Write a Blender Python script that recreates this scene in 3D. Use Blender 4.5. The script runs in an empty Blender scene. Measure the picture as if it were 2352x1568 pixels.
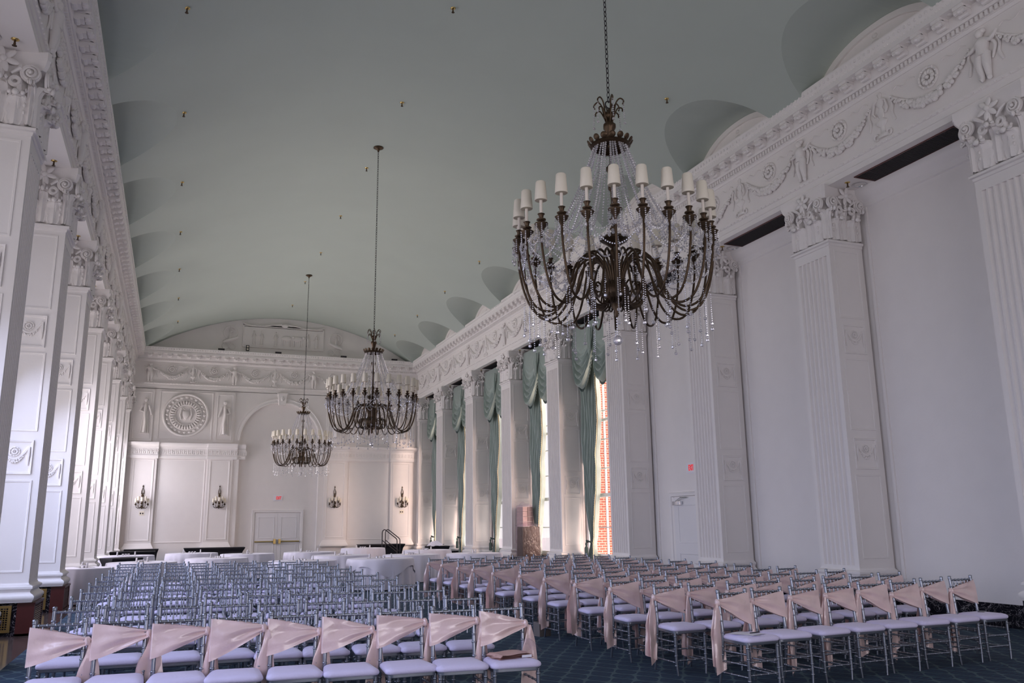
import bpy, bmesh, math, random
from math import sin, cos, pi, radians, sqrt, atan2
from mathutils import Vector, Matrix
random.seed(7)
SC = bpy.context.scene
COL = SC.collection

# ------------------------------------------------------------------ camera
F_PX, TILT, YAW, ROLL, CAM_H = 1934.95, 12.2335, 21.6685, -0.6821, 1.6
cd = bpy.data.cameras.new('camera'); cam = bpy.data.objects.new('camera', cd); COL.objects.link(cam)
cd.sensor_fit = 'HORIZONTAL'; cd.sensor_width = 36.0; cd.lens = 36.0*F_PX/2352
cd.clip_start = .05; cd.clip_end = 300
cam.matrix_world = (Matrix.Translation((0, 0, CAM_H)) @ Matrix.Rotation(radians(-YAW), 4, 'Z')
                    @ Matrix.Rotation(radians(90+TILT), 4, 'X') @ Matrix.Rotation(radians(ROLL), 4, 'Z'))
SC.camera = cam
# ------------------------------------------------------------------ world, sun, lights
SC.view_settings.view_transform = 'Standard'; SC.view_settings.look = 'None'
SC.view_settings.gamma = 1.0; SC.view_settings.use_curve_mapping = False
SC.view_settings.exposure = 0.26
SC.cycles.max_bounces = 9; SC.cycles.diffuse_bounces = 5; SC.cycles.glossy_bounces = 3
SC.cycles.transparent_max_bounces = 24; SC.cycles.transmission_bounces = 4
SC.cycles.caustics_reflective = False; SC.cycles.caustics_refractive = False
SC.cycles.sample_clamp_indirect = 3.0
SC.cycles.use_denoising = True; SC.cycles.use_adaptive_sampling = True; SC.cycles.adaptive_threshold = .02
w = bpy.data.worlds.new('sky'); SC.world = w; w.use_nodes = True
wn = w.node_tree.nodes; wl = w.node_tree.links
bg = wn['Background']; bg.inputs[1].default_value = 1.1
tcw = wn.new('ShaderNodeTexCoord'); sx = wn.new('ShaderNodeSeparateXYZ'); crw = wn.new('ShaderNodeValToRGB')
wl.new(tcw.outputs['Generated'], sx.inputs[0]); wl.new(sx.outputs['Z'], crw.inputs[0]); wl.new(crw.outputs[0], bg.inputs[0])
crw.color_ramp.elements[0].color = (.80, .76, .78, 1); crw.color_ramp.elements[1].color = (.52, .62, 1, 1)
def sun(name, direction, strength, color, angle):
    l = bpy.data.lights.new(name, 'SUN'); l.energy = strength; l.color = color; l.angle = radians(angle)
    o = bpy.data.objects.new(name, l); COL.objects.link(o)
    o.rotation_euler = Vector(direction).to_track_quat('-Z', 'Y').to_euler(); o.location = (20, 20, 20)
def area(name, loc, direction, sx_, sy_, energy, color, spread=180):
    l = bpy.data.lights.new(name, 'AREA'); l.shape = 'RECTANGLE'; l.size = sx_; l.size_y = sy_
    l.energy = energy; l.color = color; l.spread = radians(spread)
    o = bpy.data.objects.new(name, l); COL.objects.link(o); o.location = loc
    o.rotation_euler = Vector(direction).to_track_quat('-Z', 'Y').to_euler()
sun('low_sun', (-.36, .92, -.17), 9.0, (1.0, .72, .60), 36)
XR, XL, YF = 10.95, -2.03, 40.4
WR, WL, WR2 = XR+.78, XL-1.15, XR+.83          # wall planes behind the piers
BW = -5.0                         # back wall behind the camera
PB = [7.593, 11.64, 15.54, 19.573, 23.65, 27.773, 31.915, 36.093, 39.97]   # near face of each pier
PB = [-4.55, -.5, 3.546] + PB
PW = .935
WIN_BAYS_R = range(6, 11)         # windows on the right, beyond the door
for i in range(len(PB)-1):
    c = (PB[i]+PW+PB[i+1])/2
    near = i < 6
    area('left_window_daylight', (WL-.35, c, 2.7 if near else 3.2), (1, .10, -.75 if near else -.55), 2.3, 3.9 if near else 5.0, [60, 60, 64, 78, 88, 98, 112, 112, 115, 115, 115][i], (.60, .67, 1.0) if near else (.84, .80, .94), 125)
    area('left_upward_fill', (WL-.35, c, 2.2), (1, 0, 1.1), 1.6, 2.2, [8, 8, 9, 12, 20, 34, 50, 60, 66, 66, 58][i], (1.0, .91, .90), 95)  # added warm fill aimed up at the vault, imitating ground bounce
for i in WIN_BAYS_R:
    c = (PB[i]+PW+PB[i+1])/2
    area('right_high_fill', (WR+1.5, c-.9, 8.6), (-.62, .50, -.72), 2.4, 2.0, 190, (1.0, .82, .76), 150)  # unseen warm lamp added above the window view
    area('right_upward_fill', (WR+1.7, c-.3, -.25), (-.75, .15, .85), 2.2, 2.4, 150, (1.0, .84, .74), 150)  # unseen lamp added below the sills, imitating sunlit ground bounce
area('rear_upward_fill', (4.5, BW+.4, 1.6), (.35, 1, .62), 8, 2, 135, (1.0, .92, .92), 140)  # added warm fill behind the camera, lifts the upper near walls
area('rear_fill', (4.5, BW+.3, 3.2), (0, 1, -.25), 9, 4.4, 215, (.90, .86, .98))  # added fill lamp inside the back wall; no window is built there

# ------------------------------------------------------------------ materials
def mat(name, col, rough=.6, metal=0, noise=0, nscale=8, bump=0, bscale=30, spec=.5, sheen=0, emit=None, coat=0):
    m = bpy.data.materials.new(name); m.use_nodes = True
    nt = m.node_tree; n = nt.nodes; l = nt.links; p = n['Principled BSDF']
    p.inputs['Base Color'].default_value = (*col, 1); p.inputs['Roughness'].default_value = rough
    p.inputs['Metallic'].default_value = metal; p.inputs['Specular IOR Level'].default_value = spec
    if sheen: p.inputs['Sheen Weight'].default_value = sheen
    if coat: p.inputs['Coat Weight'].default_value = coat
    tc = n.new('ShaderNodeTexCoord')
    if noise:
        t = n.new('ShaderNodeTexNoise'); t.inputs['Scale'].default_value = nscale; t.inputs['Detail'].default_value = 3
        l.new(tc.outputs['Object'], t.inputs['Vector'])
        mr = n.new('ShaderNodeMapRange'); mr.inputs[3].default_value = 1-noise; mr.inputs[4].default_value = 1+noise
        mx = n.new('ShaderNodeVectorMath'); mx.operation = 'SCALE'; mx.inputs[0].default_value = col
        l.new(t.outputs[0], mr.inputs[0]); l.new(mr.outputs[0], mx.inputs['Scale']); l.new(mx.outputs[0], p.inputs['Base Color'])
    if bump:
        t = n.new('ShaderNodeTexNoise'); t.inputs['Scale'].default_value = bscale; t.inputs['Detail'].default_value = 3
        l.new(tc.outputs['Object'], t.inputs['Vector'])
        b = n.new('ShaderNodeBump'); b.inputs['Strength'].default_value = bump; b.inputs['Distance'].default_value = .01
        l.new(t.outputs[0], b.inputs['Height']); l.new(b.outputs[0], p.inputs['Normal'])
    if emit:
        p.inputs['Emission Color'].default_value = (*emit[0], 1); p.inputs['Emission Strength'].default_value = emit[1]
    return m
WHITE = mat('white_plaster', (.84, .80, .78), .6, noise=.03, nscale=3, bump=.12, bscale=22)
TRIMW = mat('white_painted_trim', (.85, .815, .80), .45, bump=.05, bscale=40)
RELIEF = mat('white_plaster_relief', (.84, .80, .78), .55, bump=.25, bscale=45)
GREEN = mat('sage_green_ceiling_paint', (.455, .515, .468), .75, noise=.04, nscale=.8, bump=.05, bscale=8)
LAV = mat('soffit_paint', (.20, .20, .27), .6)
DOORW = mat('white_door_paint', (.80, .78, .79), .4)
SILVER = mat('silver_paint_metal', (.33, .355, .41), .30, metal=.88, noise=.08, nscale=30)
SEATF = mat('white_seat_fabric_blue_cast', (.74, .69, .93), .85, bump=.25, bscale=60, sheen=.2)  # white cushions, with the blue cast of the light put into the colour
PINK = mat('blush_satin', (.84, .63, .60), .27, noise=.08, nscale=9, bump=.6, bscale=13, sheen=.5, spec=1.0, coat=.25)
TAN = mat('blush_satin_folded', (.66, .42, .38), .45, bump=.4, bscale=30)
BRONZE = mat('antique_bronze', (.085, .055, .032), .40, metal=.75, noise=.35, nscale=40, bump=.2, bscale=80)
BRASS = mat('polished_brass', (.72, .52, .20), .28, metal=1)
DARKM = mat('dark_metal', (.035, .03, .035), .45, metal=.4)
CREAM = mat('cream_pleated_shade', (.86, .79, .66), .7, bump=.15, bscale=90)
CANDLE = mat('cream_candle_tube', (.84, .76, .66), .5)
MAHOG = mat('mahogany_wood', (.085, .018, .016), .35, noise=.3, nscale=6)
BLACKC = mat('black_cloth', (.012, .011, .016), .7)
CLOTH = mat('white_tablecloth', (.80, .77, .86), .8, bump=.1, bscale=20, sheen=.2)
CURT = mat('sage_green_satin_curtain', (.33, .40, .36), .40, noise=.12, nscale=5, bump=.2, bscale=20, sheen=.3)
LINING = mat('cream_curtain_lining', (.72, .62, .42), .7)
DKGREEN = mat('dark_green_trim', (.04, .07, .065), .6)
GRILLE = mat('dark_mesh_grille', (.035, .03, .032), .6, metal=.3)
RED = mat('red_lettering', (.75, .03, .04), .4, emit=((.9, .03, .04), .35))
SIGNW = mat('white_sign_plastic', (.85, .82, .85), .35)
CHROME = mat('chrome', (.75, .75, .78), .15, metal=1)
WOODP = mat('pallet_wood', (.50, .27, .10), .7, noise=.2)
BROWNF = mat('brown_upholstery', (.075, .045, .034), .8, noise=.2, nscale=12)
CARD = mat('pinkish_cardboard', (.46, .32, .30), .7, noise=.15, nscale=14)
CEMENT = mat('pale_stone', (.60, .55, .49), .8)
PAPER = mat('white_paper', (.82, .82, .9), .6)
BLACKP = mat('black_plastic', (.01, .01, .012), .3)
GREY = mat('grey_floor_object', (.16, .14, .13), .7)

def crystal(name, mixf, tint=(1, 1, 1), rough=.05, edge=.5):
    m = bpy.data.materials.new(name); m.use_nodes = True; nt = m.node_tree; n = nt.nodes; l = nt.links
    n.remove(n['Principled BSDF']); out = n['Material Output']
    tr = n.new('ShaderNodeBsdfTransparent'); tr.inputs[0].default_value = (*tint, 1)
    gl = n.new('ShaderNodeBsdfGlossy'); gl.inputs['Roughness'].default_value = rough; gl.inputs[0].default_value = (1, .98, .98, 1)
    df = n.new('ShaderNodeBsdfDiffuse'); df.inputs[0].default_value = (.86, .84, .86, 1)
    a = n.new('ShaderNodeMixShader'); a.inputs[0].default_value = .55; l.new(df.outputs[0], a.inputs[1]); l.new(gl.outputs[0], a.inputs[2])
    fr = n.new('ShaderNodeLayerWeight'); fr.inputs[0].default_value = mixf
    mp = n.new('ShaderNodeMapRange'); mp.inputs[3].default_value = mixf; mp.inputs[4].default_value = min(1, mixf+edge)
    l.new(fr.outputs['Facing'], mp.inputs[0])
    b = n.new('ShaderNodeMixShader'); l.new(mp.outputs[0], b.inputs[0]); l.new(tr.outputs[0], b.inputs[1]); l.new(a.outputs[0], b.inputs[2])
    l.new(b.outputs[0], out.inputs[0]); return m
CRYSTAL = crystal('cut_crystal', .43, (.93, .92, .94))
GLASS = bpy.data.materials.new('window_glass'); GLASS.use_nodes = True
_n = GLASS.node_tree.nodes; _l = GLASS.node_tree.links; _n.remove(_n['Principled BSDF'])
_t = _n.new('ShaderNodeBsdfTransparent'); _g = _n.new('ShaderNodeBsdfGlossy'); _g.inputs['Roughness'].default_value = .02
_w = _n.new('ShaderNodeLayerWeight'); _f = _n.new('ShaderNodeMath'); _f.operation = 'POWER'; _l.new(_w.outputs['Facing'], _f.inputs[0]); _f.inputs[1].default_value = 5.0; _m = _n.new('ShaderNodeMixShader')
_l.new(_f.outputs[0], _m.inputs[0]); _l.new(_t.outputs[0], _m.inputs[1]); _l.new(_g.outputs[0], _m.inputs[2]); _l.new(_m.outputs[0], _n['Material Output'].inputs[0])
FILM = crystal('clear_plastic_film', .035, (.95, .93, .96), .2, .36)
_b = FILM.node_tree.nodes.new('ShaderNodeBump'); _t2 = FILM.node_tree.nodes.new('ShaderNodeTexNoise'); _t2.inputs['Scale'].default_value = 9; _b.inputs['Distance'].default_value = .05
FILM.node_tree.links.new(_t2.outputs[0], _b.inputs['Height'])
for _q in FILM.node_tree.nodes:
    if _q.type in ('BSDF_GLOSSY', 'LAYER_WEIGHT'): FILM.node_tree.links.new(_b.outputs[0], _q.inputs['Normal'])

def carpet():
    m = bpy.data.materials.new('navy_trellis_carpet'); m.use_nodes = True; nt = m.node_tree; n = nt.nodes; l = nt.links
    p = n['Principled BSDF']; p.inputs['Roughness'].default_value = .95
    tc = n.new('ShaderNodeTexCoord')
    dn = n.new('ShaderNodeTexNoise'); dn.inputs['Scale'].default_value = 3.0; l.new(tc.outputs['Object'], dn.inputs['Vector'])
    sc = n.new('ShaderNodeVectorMath'); sc.operation = 'SCALE'; sc.inputs['Scale'].default_value = .10; l.new(dn.outputs['Color'], sc.inputs[0])
    ad = n.new('ShaderNodeVectorMath'); l.new(tc.outputs['Object'], ad.inputs[0]); l.new(sc.outputs[0], ad.inputs[1])
    s = n.new('ShaderNodeSeparateXYZ'); l.new(ad.outputs[0], s.inputs[0])
    def M(op, a, b=None):
        q = n.new('ShaderNodeMath'); q.operation = op
        for k, x in enumerate((a, b)):
            if x is None: continue
            if isinstance(x, (int, float)): q.inputs[k].default_value = x
            else: l.new(x, q.inputs[k])
        return q.outputs[0]
    cx = M('COSINE', M('MULTIPLY', s.outputs[0], 2*pi/.30)); cy = M('COSINE', M('MULTIPLY', s.outputs[1], 2*pi/.46))
    line = M('LESS_THAN', M('ABSOLUTE', M('ADD', cx, cy)), .24)
    wv = n.new('ShaderNodeTexWave'); wv.inputs['Scale'].default_value = 5.0; wv.inputs['Distortion'].default_value = 7
    wv.inputs['Detail'].default_value = 2; wv.bands_direction = 'Y'; l.new(tc.outputs['Object'], wv.inputs['Vector'])
    st = M('GREATER_THAN', wv.outputs['Fac'], .70)
    a = n.new('ShaderNodeMix'); a.data_type = 'RGBA'; a.inputs[6].default_value = (.008, .019, .050, 1); a.inputs[7].default_value = (.018, .062, .105, 1); l.new(st, a.inputs[0])
    b = n.new('ShaderNodeMix'); b.data_type = 'RGBA'; l.new(M('MULTIPLY', line, .7), b.inputs[0]); l.new(a.outputs[2], b.inputs[6]); b.inputs[7].default_value = (.085, .14, .16, 1)
    l.new(b.outputs[2], p.inputs['Base Color']); return m
CARPET = carpet()
def marble():
    m = bpy.data.materials.new('black_veined_marble'); m.use_nodes = True; nt = m.node_tree; n = nt.nodes; l = nt.links
    p = n['Principled BSDF']; p.inputs['Roughness'].default_value = .15
    tc = n.new('ShaderNodeTexCoord'); t = n.new('ShaderNodeTexNoise'); t.inputs['Scale'].default_value = 5; t.inputs['Detail'].default_value = 8
    t.inputs['Distortion'].default_value = 2.5; l.new(tc.outputs['Object'], t.inputs['Vector'])
    r = n.new('ShaderNodeValToRGB'); e = r.color_ramp.elements
    e[0].position = .485; e[0].color = (.010, .009, .014, 1); e[1].position = .515; e[1].color = (.010, .009, .014, 1)
    k = r.color_ramp.elements.new(.5); k.color = (.38, .35, .36, 1)
    l.new(t.outputs[0], r.inputs[0]); l.new(r.outputs[0], p.inputs['Base Color']); return m
MARBLE = marble()
def floor_marble():
    m = mat('brown_marble_floor', (.10, .07, .06), .12, noise=.6, nscale=9); return m
FMARB = floor_marble()
def brick():
    m = bpy.data.materials.new('red_brick'); m.use_nodes = True; nt = m.node_tree; n = nt.nodes; l = nt.links
    p = n['Principled BSDF']; p.inputs['Roughness'].default_value = .9
    tc = n.new('ShaderNodeTexCoord'); s = n.new('ShaderNodeSeparateXYZ'); l.new(tc.outputs['Object'], s.inputs[0])
    c = n.new('ShaderNodeCombineXYZ'); l.new(s.outputs[0], c.inputs[0]); l.new(s.outputs[2], c.inputs[1])
    b = n.new('ShaderNodeTexBrick'); b.inputs['Scale'].default_value = 1; b.inputs['Brick Width'].default_value = .23; b.inputs['Row Height'].default_value = .085
    b.inputs['Mortar Size'].default_value = .008; b.inputs['Color1'].default_value = (.20, .045, .027, 1); b.inputs['Color2'].default_value = (.165, .036, .023, 1)
    b.inputs['Mortar'].default_value = (.42, .31, .25, 1); l.new(c.outputs[0], b.inputs['Vector']); l.new(b.outputs[0], p.inputs['Base Color']); return m
BRICK = brick()

# ------------------------------------------------------------------ mesh builder
class MB:
    def __init__(s, fn=None): s.v = []; s.f = []; s.fn = fn
    def add(s, vs, fs, M=None):
        o = len(s.v)
        for p in vs:
            p = Vector(p)
            if M is not None: p = M @ p
            if s.fn: p = Vector(s.fn(p[0], p[1], p[2]))
            s.v.append(p)
        s.f += [[i+o for i in f] for f in fs]
    def box(s, x0, x1, y0, y1, z0, z1, M=None):
        s.add([(x0, y0, z0), (x1, y0, z0), (x1, y1, z0), (x0, y1, z0), (x0, y0, z1), (x1, y0, z1), (x1, y1, z1), (x0, y1, z1)],
              [(0, 3, 2, 1), (4, 5, 6, 7), (0, 1, 5, 4), (1, 2, 6, 5), (2, 3, 7, 6), (3, 0, 4, 7)], M)
    def loft(s, rings, close=True, cap0=True, cap1=True, M=None):
        n = len(rings[0]); vs = [p for r in rings for p in r]; fs = []
        for i in range(len(rings)-1):
            for j in range(n if close else n-1):
                k = (j+1) % n; fs.append((i*n+j, i*n+k, (i+1)*n+k, (i+1)*n+j))
        if cap0 and close: fs.append(tuple(range(n-1, -1, -1)))
        if cap1 and close: fs.append(tuple((len(rings)-1)*n+j for j in range(n)))
        s.add(vs, fs, M)
    def tube(s, path, r, n=8, M=None, caps=True, sq=1.0):
        P = [Vector(p) for p in path]; rings = []; up = None
        for i, p in enumerate(P):
            t = (P[min(i+1, len(P)-1)]-P[max(i-1, 0)])
            t = t.normalized() if t.length > 1e-9 else Vector((0, 0, 1))
            if up is None: up = Vector((0, 0, 1)) if abs(t.z) < .9 else Vector((1, 0, 0))
            a = t.cross(up)
            a = a.normalized() if a.length > 1e-6 else t.orthogonal().normalized()
            b = t.cross(a).normalized(); up = -b if False else up
            if abs(t.dot(up)) > .95: up = a.cross(t)
            rr = r[i] if isinstance(r, (list, tuple)) else r
            rings.append([p+a*rr*cos(2*pi*k/n)+b*rr*sq*sin(2*pi*k/n) for k in range(n)])
        # keep neighbouring rings aligned
        for i in range(1, len(rings)):
            best = min(range(n), key=lambda q: (rings[i][q]-rings[i-1][0]-(P[i]-P[i-1])).length)
            rr_ = rings[i][best:]+rings[i][:best]
            alt = [rr_[0]]+rr_[:0:-1]
            d0 = (rr_[n//4]-rings[i-1][n//4]-(P[i]-P[i-1])).length; d1 = (alt[n//4]-rings[i-1][n//4]-(P[i]-P[i-1])).length
            rings[i] = rr_ if d0 <= d1 else alt
        s.loft(rings, True, caps, caps, M)
    def lathe(s, prof, n=16, M=None, flute=0, nf=0):
        rings = [[((r*(1+flute*cos(nf*2*pi*k/n))) * cos(2*pi*k/n), (r*(1+flute*cos(nf*2*pi*k/n))) * sin(2*pi*k/n), z) for k in range(n)] for r, z in prof]
        s.loft(rings, True, prof[0][0] > 1e-5, prof[-1][0] > 1e-5, M)
    def ell(s, c, r, nu=8, nv=5, M=None):
        rings = []
        for i in range(nv+1):
            a = -pi/2+pi*i/nv; q = max(cos(a), .02)
            rings.append([(c[0]+r[0]*q*cos(2*pi*k/nu), c[1]+r[1]*q*sin(2*pi*k/nu), c[2]+r[2]*sin(a)) for k in range(nu)])
        s.loft(rings, M=M)
    def torus(s, c, R, r, ax, nu=16, nv=6, M=None):
        a = Vector(ax).normalized(); u = a.orthogonal().normalized(); v = a.cross(u); c = Vector(c)
        vs = []; fs = []
        for i in range(nu):
            d = u*cos(2*pi*i/nu)+v*sin(2*pi*i/nu)
            for j in range(nv): vs.append(c+d*(R+r*cos(2*pi*j/nv))+a*r*sin(2*pi*j/nv))
        for i in range(nu):
            for j in range(nv): fs.append((i*nv+j, ((i+1) % nu)*nv+j, ((i+1) % nu)*nv+(j+1) % nv, i*nv+(j+1) % nv))
        s.add(vs, fs, M)
    def sheet(s, f, nu, nv, M=None):
        vs = [f(i/nu, j/nv) for i in range(nu+1) for j in range(nv+1)]
        s.add(vs, [(i*(nv+1)+j, (i+1)*(nv+1)+j, (i+1)*(nv+1)+j+1, i*(nv+1)+j+1) for i in range(nu) for j in range(nv)], M)
    def extr(s, poly, t0, t1):      # poly of (p, z) extruded along s; vertices are (s, p, z)
        s.loft([[(t0, p, z) for p, z in poly], [(t1, p, z) for p, z in poly]])
    def frame(s, s0, s1, z0, z1, wd=.05, h=.02, base=0):   # mitred moulding frame in (s,p,z)
        R = [(0, 0), (.15*wd, h), (.5*wd, h*.7), (.8*wd, h*.75), (wd, 0)]
        s.loft([[(s0+a, base+p, z0+a), (s1-a, base+p, z0+a), (s1-a, base+p, z1-a), (s0+a, base+p, z1-a)] for a, p in R], True, False, False)
    def mesh(s, name, m, smooth=35):
        me = bpy.data.meshes.new(name); me.from_pydata([tuple(p) for p in s.v], [], s.f); me.validate()
        bm = bmesh.new(); bm.from_mesh(me); bmesh.ops.recalc_face_normals(bm, faces=bm.faces); bm.to_mesh(me); bm.free()
        if smooth:
            me.polygons.foreach_set('use_smooth', [True]*len(me.polygons)); me.set_sharp_from_angle(angle=radians(smooth))
        for q in (m if isinstance(m, (list, tuple)) else [m]): me.materials.append(q)
        return me
    def obj(s, name, m, parent=None, smooth=35, loc=None, rot=None):
        return link(name, s.mesh(name, m, smooth), parent, loc, rot)
def smooth_path(P, n=5):
    out = []
    for i in range(len(P)-1):
        p0 = Vector(P[max(i-1, 0)]); p1 = Vector(P[i]); p2 = Vector(P[i+1]); p3 = Vector(P[min(i+2, len(P)-1)])
        for k in range(n):
            t = k/n; out.append(.5*((2*p1)+(-p0+p2)*t+(2*p0-5*p1+4*p2-p3)*t*t+(-p0+3*p1-3*p2+p3)*t**3))
    return out+[Vector(P[-1])]
def link(name, me, parent=None, loc=None, rot=None):
    o = bpy.data.objects.new(name, me); COL.objects.link(o)
    if parent is not None: o.parent = parent
    if loc is not None: o.location = loc
    if rot is not None: o.rotation_euler = rot
    return o
def thing(name, label, cat, loc=(0, 0, 0), rz=0, group=None):
    o = bpy.data.objects.new(name, None); COL.objects.link(o); o.location = loc; o.rotation_euler = (0, 0, rz)
    o['label'] = label; o['category'] = cat
    if group: o['group'] = group
    return o
def tag(o, label, cat, group=None):
    o['label'] = label; o['category'] = cat
    if group: o['group'] = group
    return o
def struct(name):
    o = bpy.data.objects.new(name, None); COL.objects.link(o); o['kind'] = 'structure'; return o
def st(o): o['kind'] = 'structure'; return o
def dup(root, loc, rz=None, label=None, group=None):
    r = root.copy(); COL.objects.link(r); r.location = loc
    if rz is not None: r.rotation_euler = (0, 0, rz)
    if label: r['label'] = label
    if group: r['group'] = group
    for ch in root.children:
        c = ch.copy(); COL.objects.link(c); c.parent = r
        for g in ch.children:
            d = g.copy(); COL.objects.link(d); d.parent = c
    return r
ORD = ['front', 'second', 'third', 'fourth', 'fifth', 'sixth', 'seventh', 'eighth', 'ninth', 'tenth', 'eleventh', 'twelfth']

fnR = lambda s, p, z: (XR-p, s, z)
fnL = lambda s, p, z: (XL+p, s, z)
fnF = lambda s, p, z: (s, YF-p, z)

# ------------------------------------------------------------------ floor
b = MB(); b.box(XL+.28, WR+.4, BW, YF+.2, -.1, 0); st(b.obj('floor', CARPET, smooth=0))
b = MB(); b.box(WL-.3, XL+.28, BW, YF+.2, -.1, .001); o = b.obj('trim_1', FMARB, smooth=0); st(o)

# ------------------------------------------------------------------ ceiling vault with lunettes
XC = (XR+XL)/2; RV = 11.0; ZCR = 11.35
V = lambda x: ZCR-RV+sqrt(RV*RV-(x-XC)**2)
VX = lambda z: sqrt(max(RV*RV-(z-ZCR+RV)**2, 0))
BAYC = [(PB[i]+PW+PB[i+1])/2 for i in range(len(PB)-1)]
HW, ZL0, HL = 1.55, 9.28, .90
def Lz(y):
    for c in BAYC:
        d = abs(y-c)
        if d < HW: return ZL0+HL*(1-(d/HW)**2.2)**.5
    return None
ys = [BW]
for c in BAYC: ys += [c+HW*sin(pi/2*k/14) for k in range(-14, 15)]
ys += [YF+.15]; ys = sorted(set(round(y, 4) for y in ys if BW <= y <= YF+.15))
HX = XR-XC+.15
mb = MB(); NX = 40
rows = []
for y in ys:
    z = Lz(y); xs = HX
    if z is not None and z > V(XC+HX): xs = min(HX, VX(z))
    rows.append([(XC-xs+2*xs*i/NX, y, V(XC-xs+2*xs*i/NX)) for i in range(NX+1)])
for a, c in zip(rows, rows[1:]): mb.loft([a, c], False)
mb.obj('ceiling_main', GREEN, smooth=0)
ceil_main = bpy.data.objects['ceiling_main']
lun = MB()
for sg in (-1, 1):
    for c in BAYC:
        rr = []
        for k in range(-14, 15):
            y = c+HW*.9995*sin(pi/2*k/14); z = Lz(y); xs = min(HX, VX(z)) if z > V(XC+HX) else HX
            rr.append([(XC+sg*xs, y, z), (XC+sg*(HX*.5+xs*.5), y, z), (XC+sg*HX, y, z)])
        for a, d in zip(rr, rr[1:]): lun.loft([a, d], False)
lo = lun.obj('lunette_vault', GREEN, smooth=60)
for p in ceil_main.data.polygons: p.use_smooth = True
ceil_main.name = 'ceiling'; ceil_main.data.name = 'ceiling'; st(ceil_main); lo.parent = ceil_main
ty = MB()
for sg in (-1, 1):
    X0 = XC+sg*(HX-.12)
    for c in BAYC:
        arch = [(c+HW*.985*sin(pi/2*k/14), ZL0+(HL-.01)*(1-abs(sin(pi/2*k/14))**2.2)**.5) for k in range(-14, 15)]
        inner = [(c+(y-c)*.88, ZL0+(z-ZL0)*.88) for y, z in arch]
        ty.loft([[(X0, y, z), (X0, y, ZL0-.2)] for y, z in arch], False)
        ty.loft([[(X0-sg*.001, a[0], a[1]), (X0-sg*.05, a[0], a[1]), (X0-sg*.05, q[0], q[1]), (X0-sg*.001, q[0], q[1])] for a, q in zip(arch, inner)], False)
        for k, (dy, dz, rr_) in enumerate([(0, .52, .11), (0, .68, .06), (.25, .42, .08), (-.25, .42, .08), (.5, .33, .07), (-.5, .33, .07), (.12, .35, .09), (-.12, .35, .09)]):
            ty.ell((X0-sg*.01, c+dy, ZL0+dz), (.03, rr_, rr_*.8), 8, 4)
        for sd in (-1, 1):
            ty.tube([(X0-sg*.02, c+sd*(.1+.6*t), ZL0+.38+.10*sin(6*t)) for t in [i/10 for i in range(11)]], .018, 5)
ty.obj('lunette_tympanum', RELIEF, ceil_main, smooth=40)

# ------------------------------------------------------------------ relief kit, coordinates (s, p, z)
def swag(b, s0, s1, z, drop, r=.07, n=26, p0=.02):
    for i in range(n+1):
        t = i/n; s = s0+(s1-s0)*t; q = 4*t*(1-t); zz = z-drop*q; rr = r*(.45+.75*q)
        for k in range(3):
            a = random.uniform(0, 6.28); d = rr*.55
            b.ell((s+d*cos(a)*.7, p0+rr*.35, zz+d*sin(a)), (rr*.55, rr*.5, rr*.55), 6, 4)
    b.tube([(s0+(s1-s0)*i/12, p0, z+.02-(drop-r)*4*(i/12)*(1-i/12)) for i in range(13)], .022, 5)
def rosette(b, s, z, R=.19, p0=0):
    t = R/.19
    b.torus((s, p0+.015*t, z), R, .028*t, (0, 1, 0), 20, 5)
    for k in range(10):
        a = 2*pi*k/10; b.ell((s+R*.52*cos(a), p0+.03*t, z+R*.52*sin(a)), (R*.26, .03*t, R*.26), 6, 4)
        a += pi/10; b.ell((s+R*.98*cos(a), p0+.03*t, z+R*.98*sin(a)), (R*.16, .035*t, R*.16), 6, 4)
    b.ell((s, p0+.045*t, z), (R*.2, .05*t, R*.2), 8, 4)
def putto(b, s, z0, h=.85, sd=1, p0=0):
    k = h/.85
    def T(pts, r, n=9):
        P = smooth_path([(s+sd*x*k, p0+.045+pp, z0+zz*k) for x, pp, zz in pts], 4)
        b.tube(P, [k*(r[min(int(i/4), len(r)-1)]*(1-(i % 4)/4)+r[min(int(i/4)+1, len(r)-1)]*((i % 4)/4)) for i in range(len(P))], n)
    T([(0, 0, .40), (.0, .01, .50), (-.01, .01, .60), (0, 0, .68)], [.105, .092, .108, .06])
    b.ell((s+sd*.01*k, p0+.07, z0+.765*k), (.062*k, .06, .072*k), 10, 7)
    b.ell((s-sd*.02*k, p0+.05, z0+.80*k), (.07*k, .05, .05*k), 8, 5)
    T([(-.04, 0, .42), (-.055, .02, .24), (-.05, .0, .05), (-.07, .02, .01)], [.080, .064, .038, .035])
    T([(.045, 0, .42), (.075, .02, .25), (.06, 0, .06), (.09, .02, .01)], [.080, .062, .038, .035])
    T([(-.06, 0, .65), (-.17, .02, .60), (-.27, .01, .70)], [.038, .033, .02])
    T([(.06, 0, .65), (.16, .02, .56), (.27, .01, .55)], [.038, .033, .02])
    T([(-.1, -.02, .66), (-.2, -.02, .5), (-.13, -.02, .3)], [.02, .03, .015])
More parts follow.
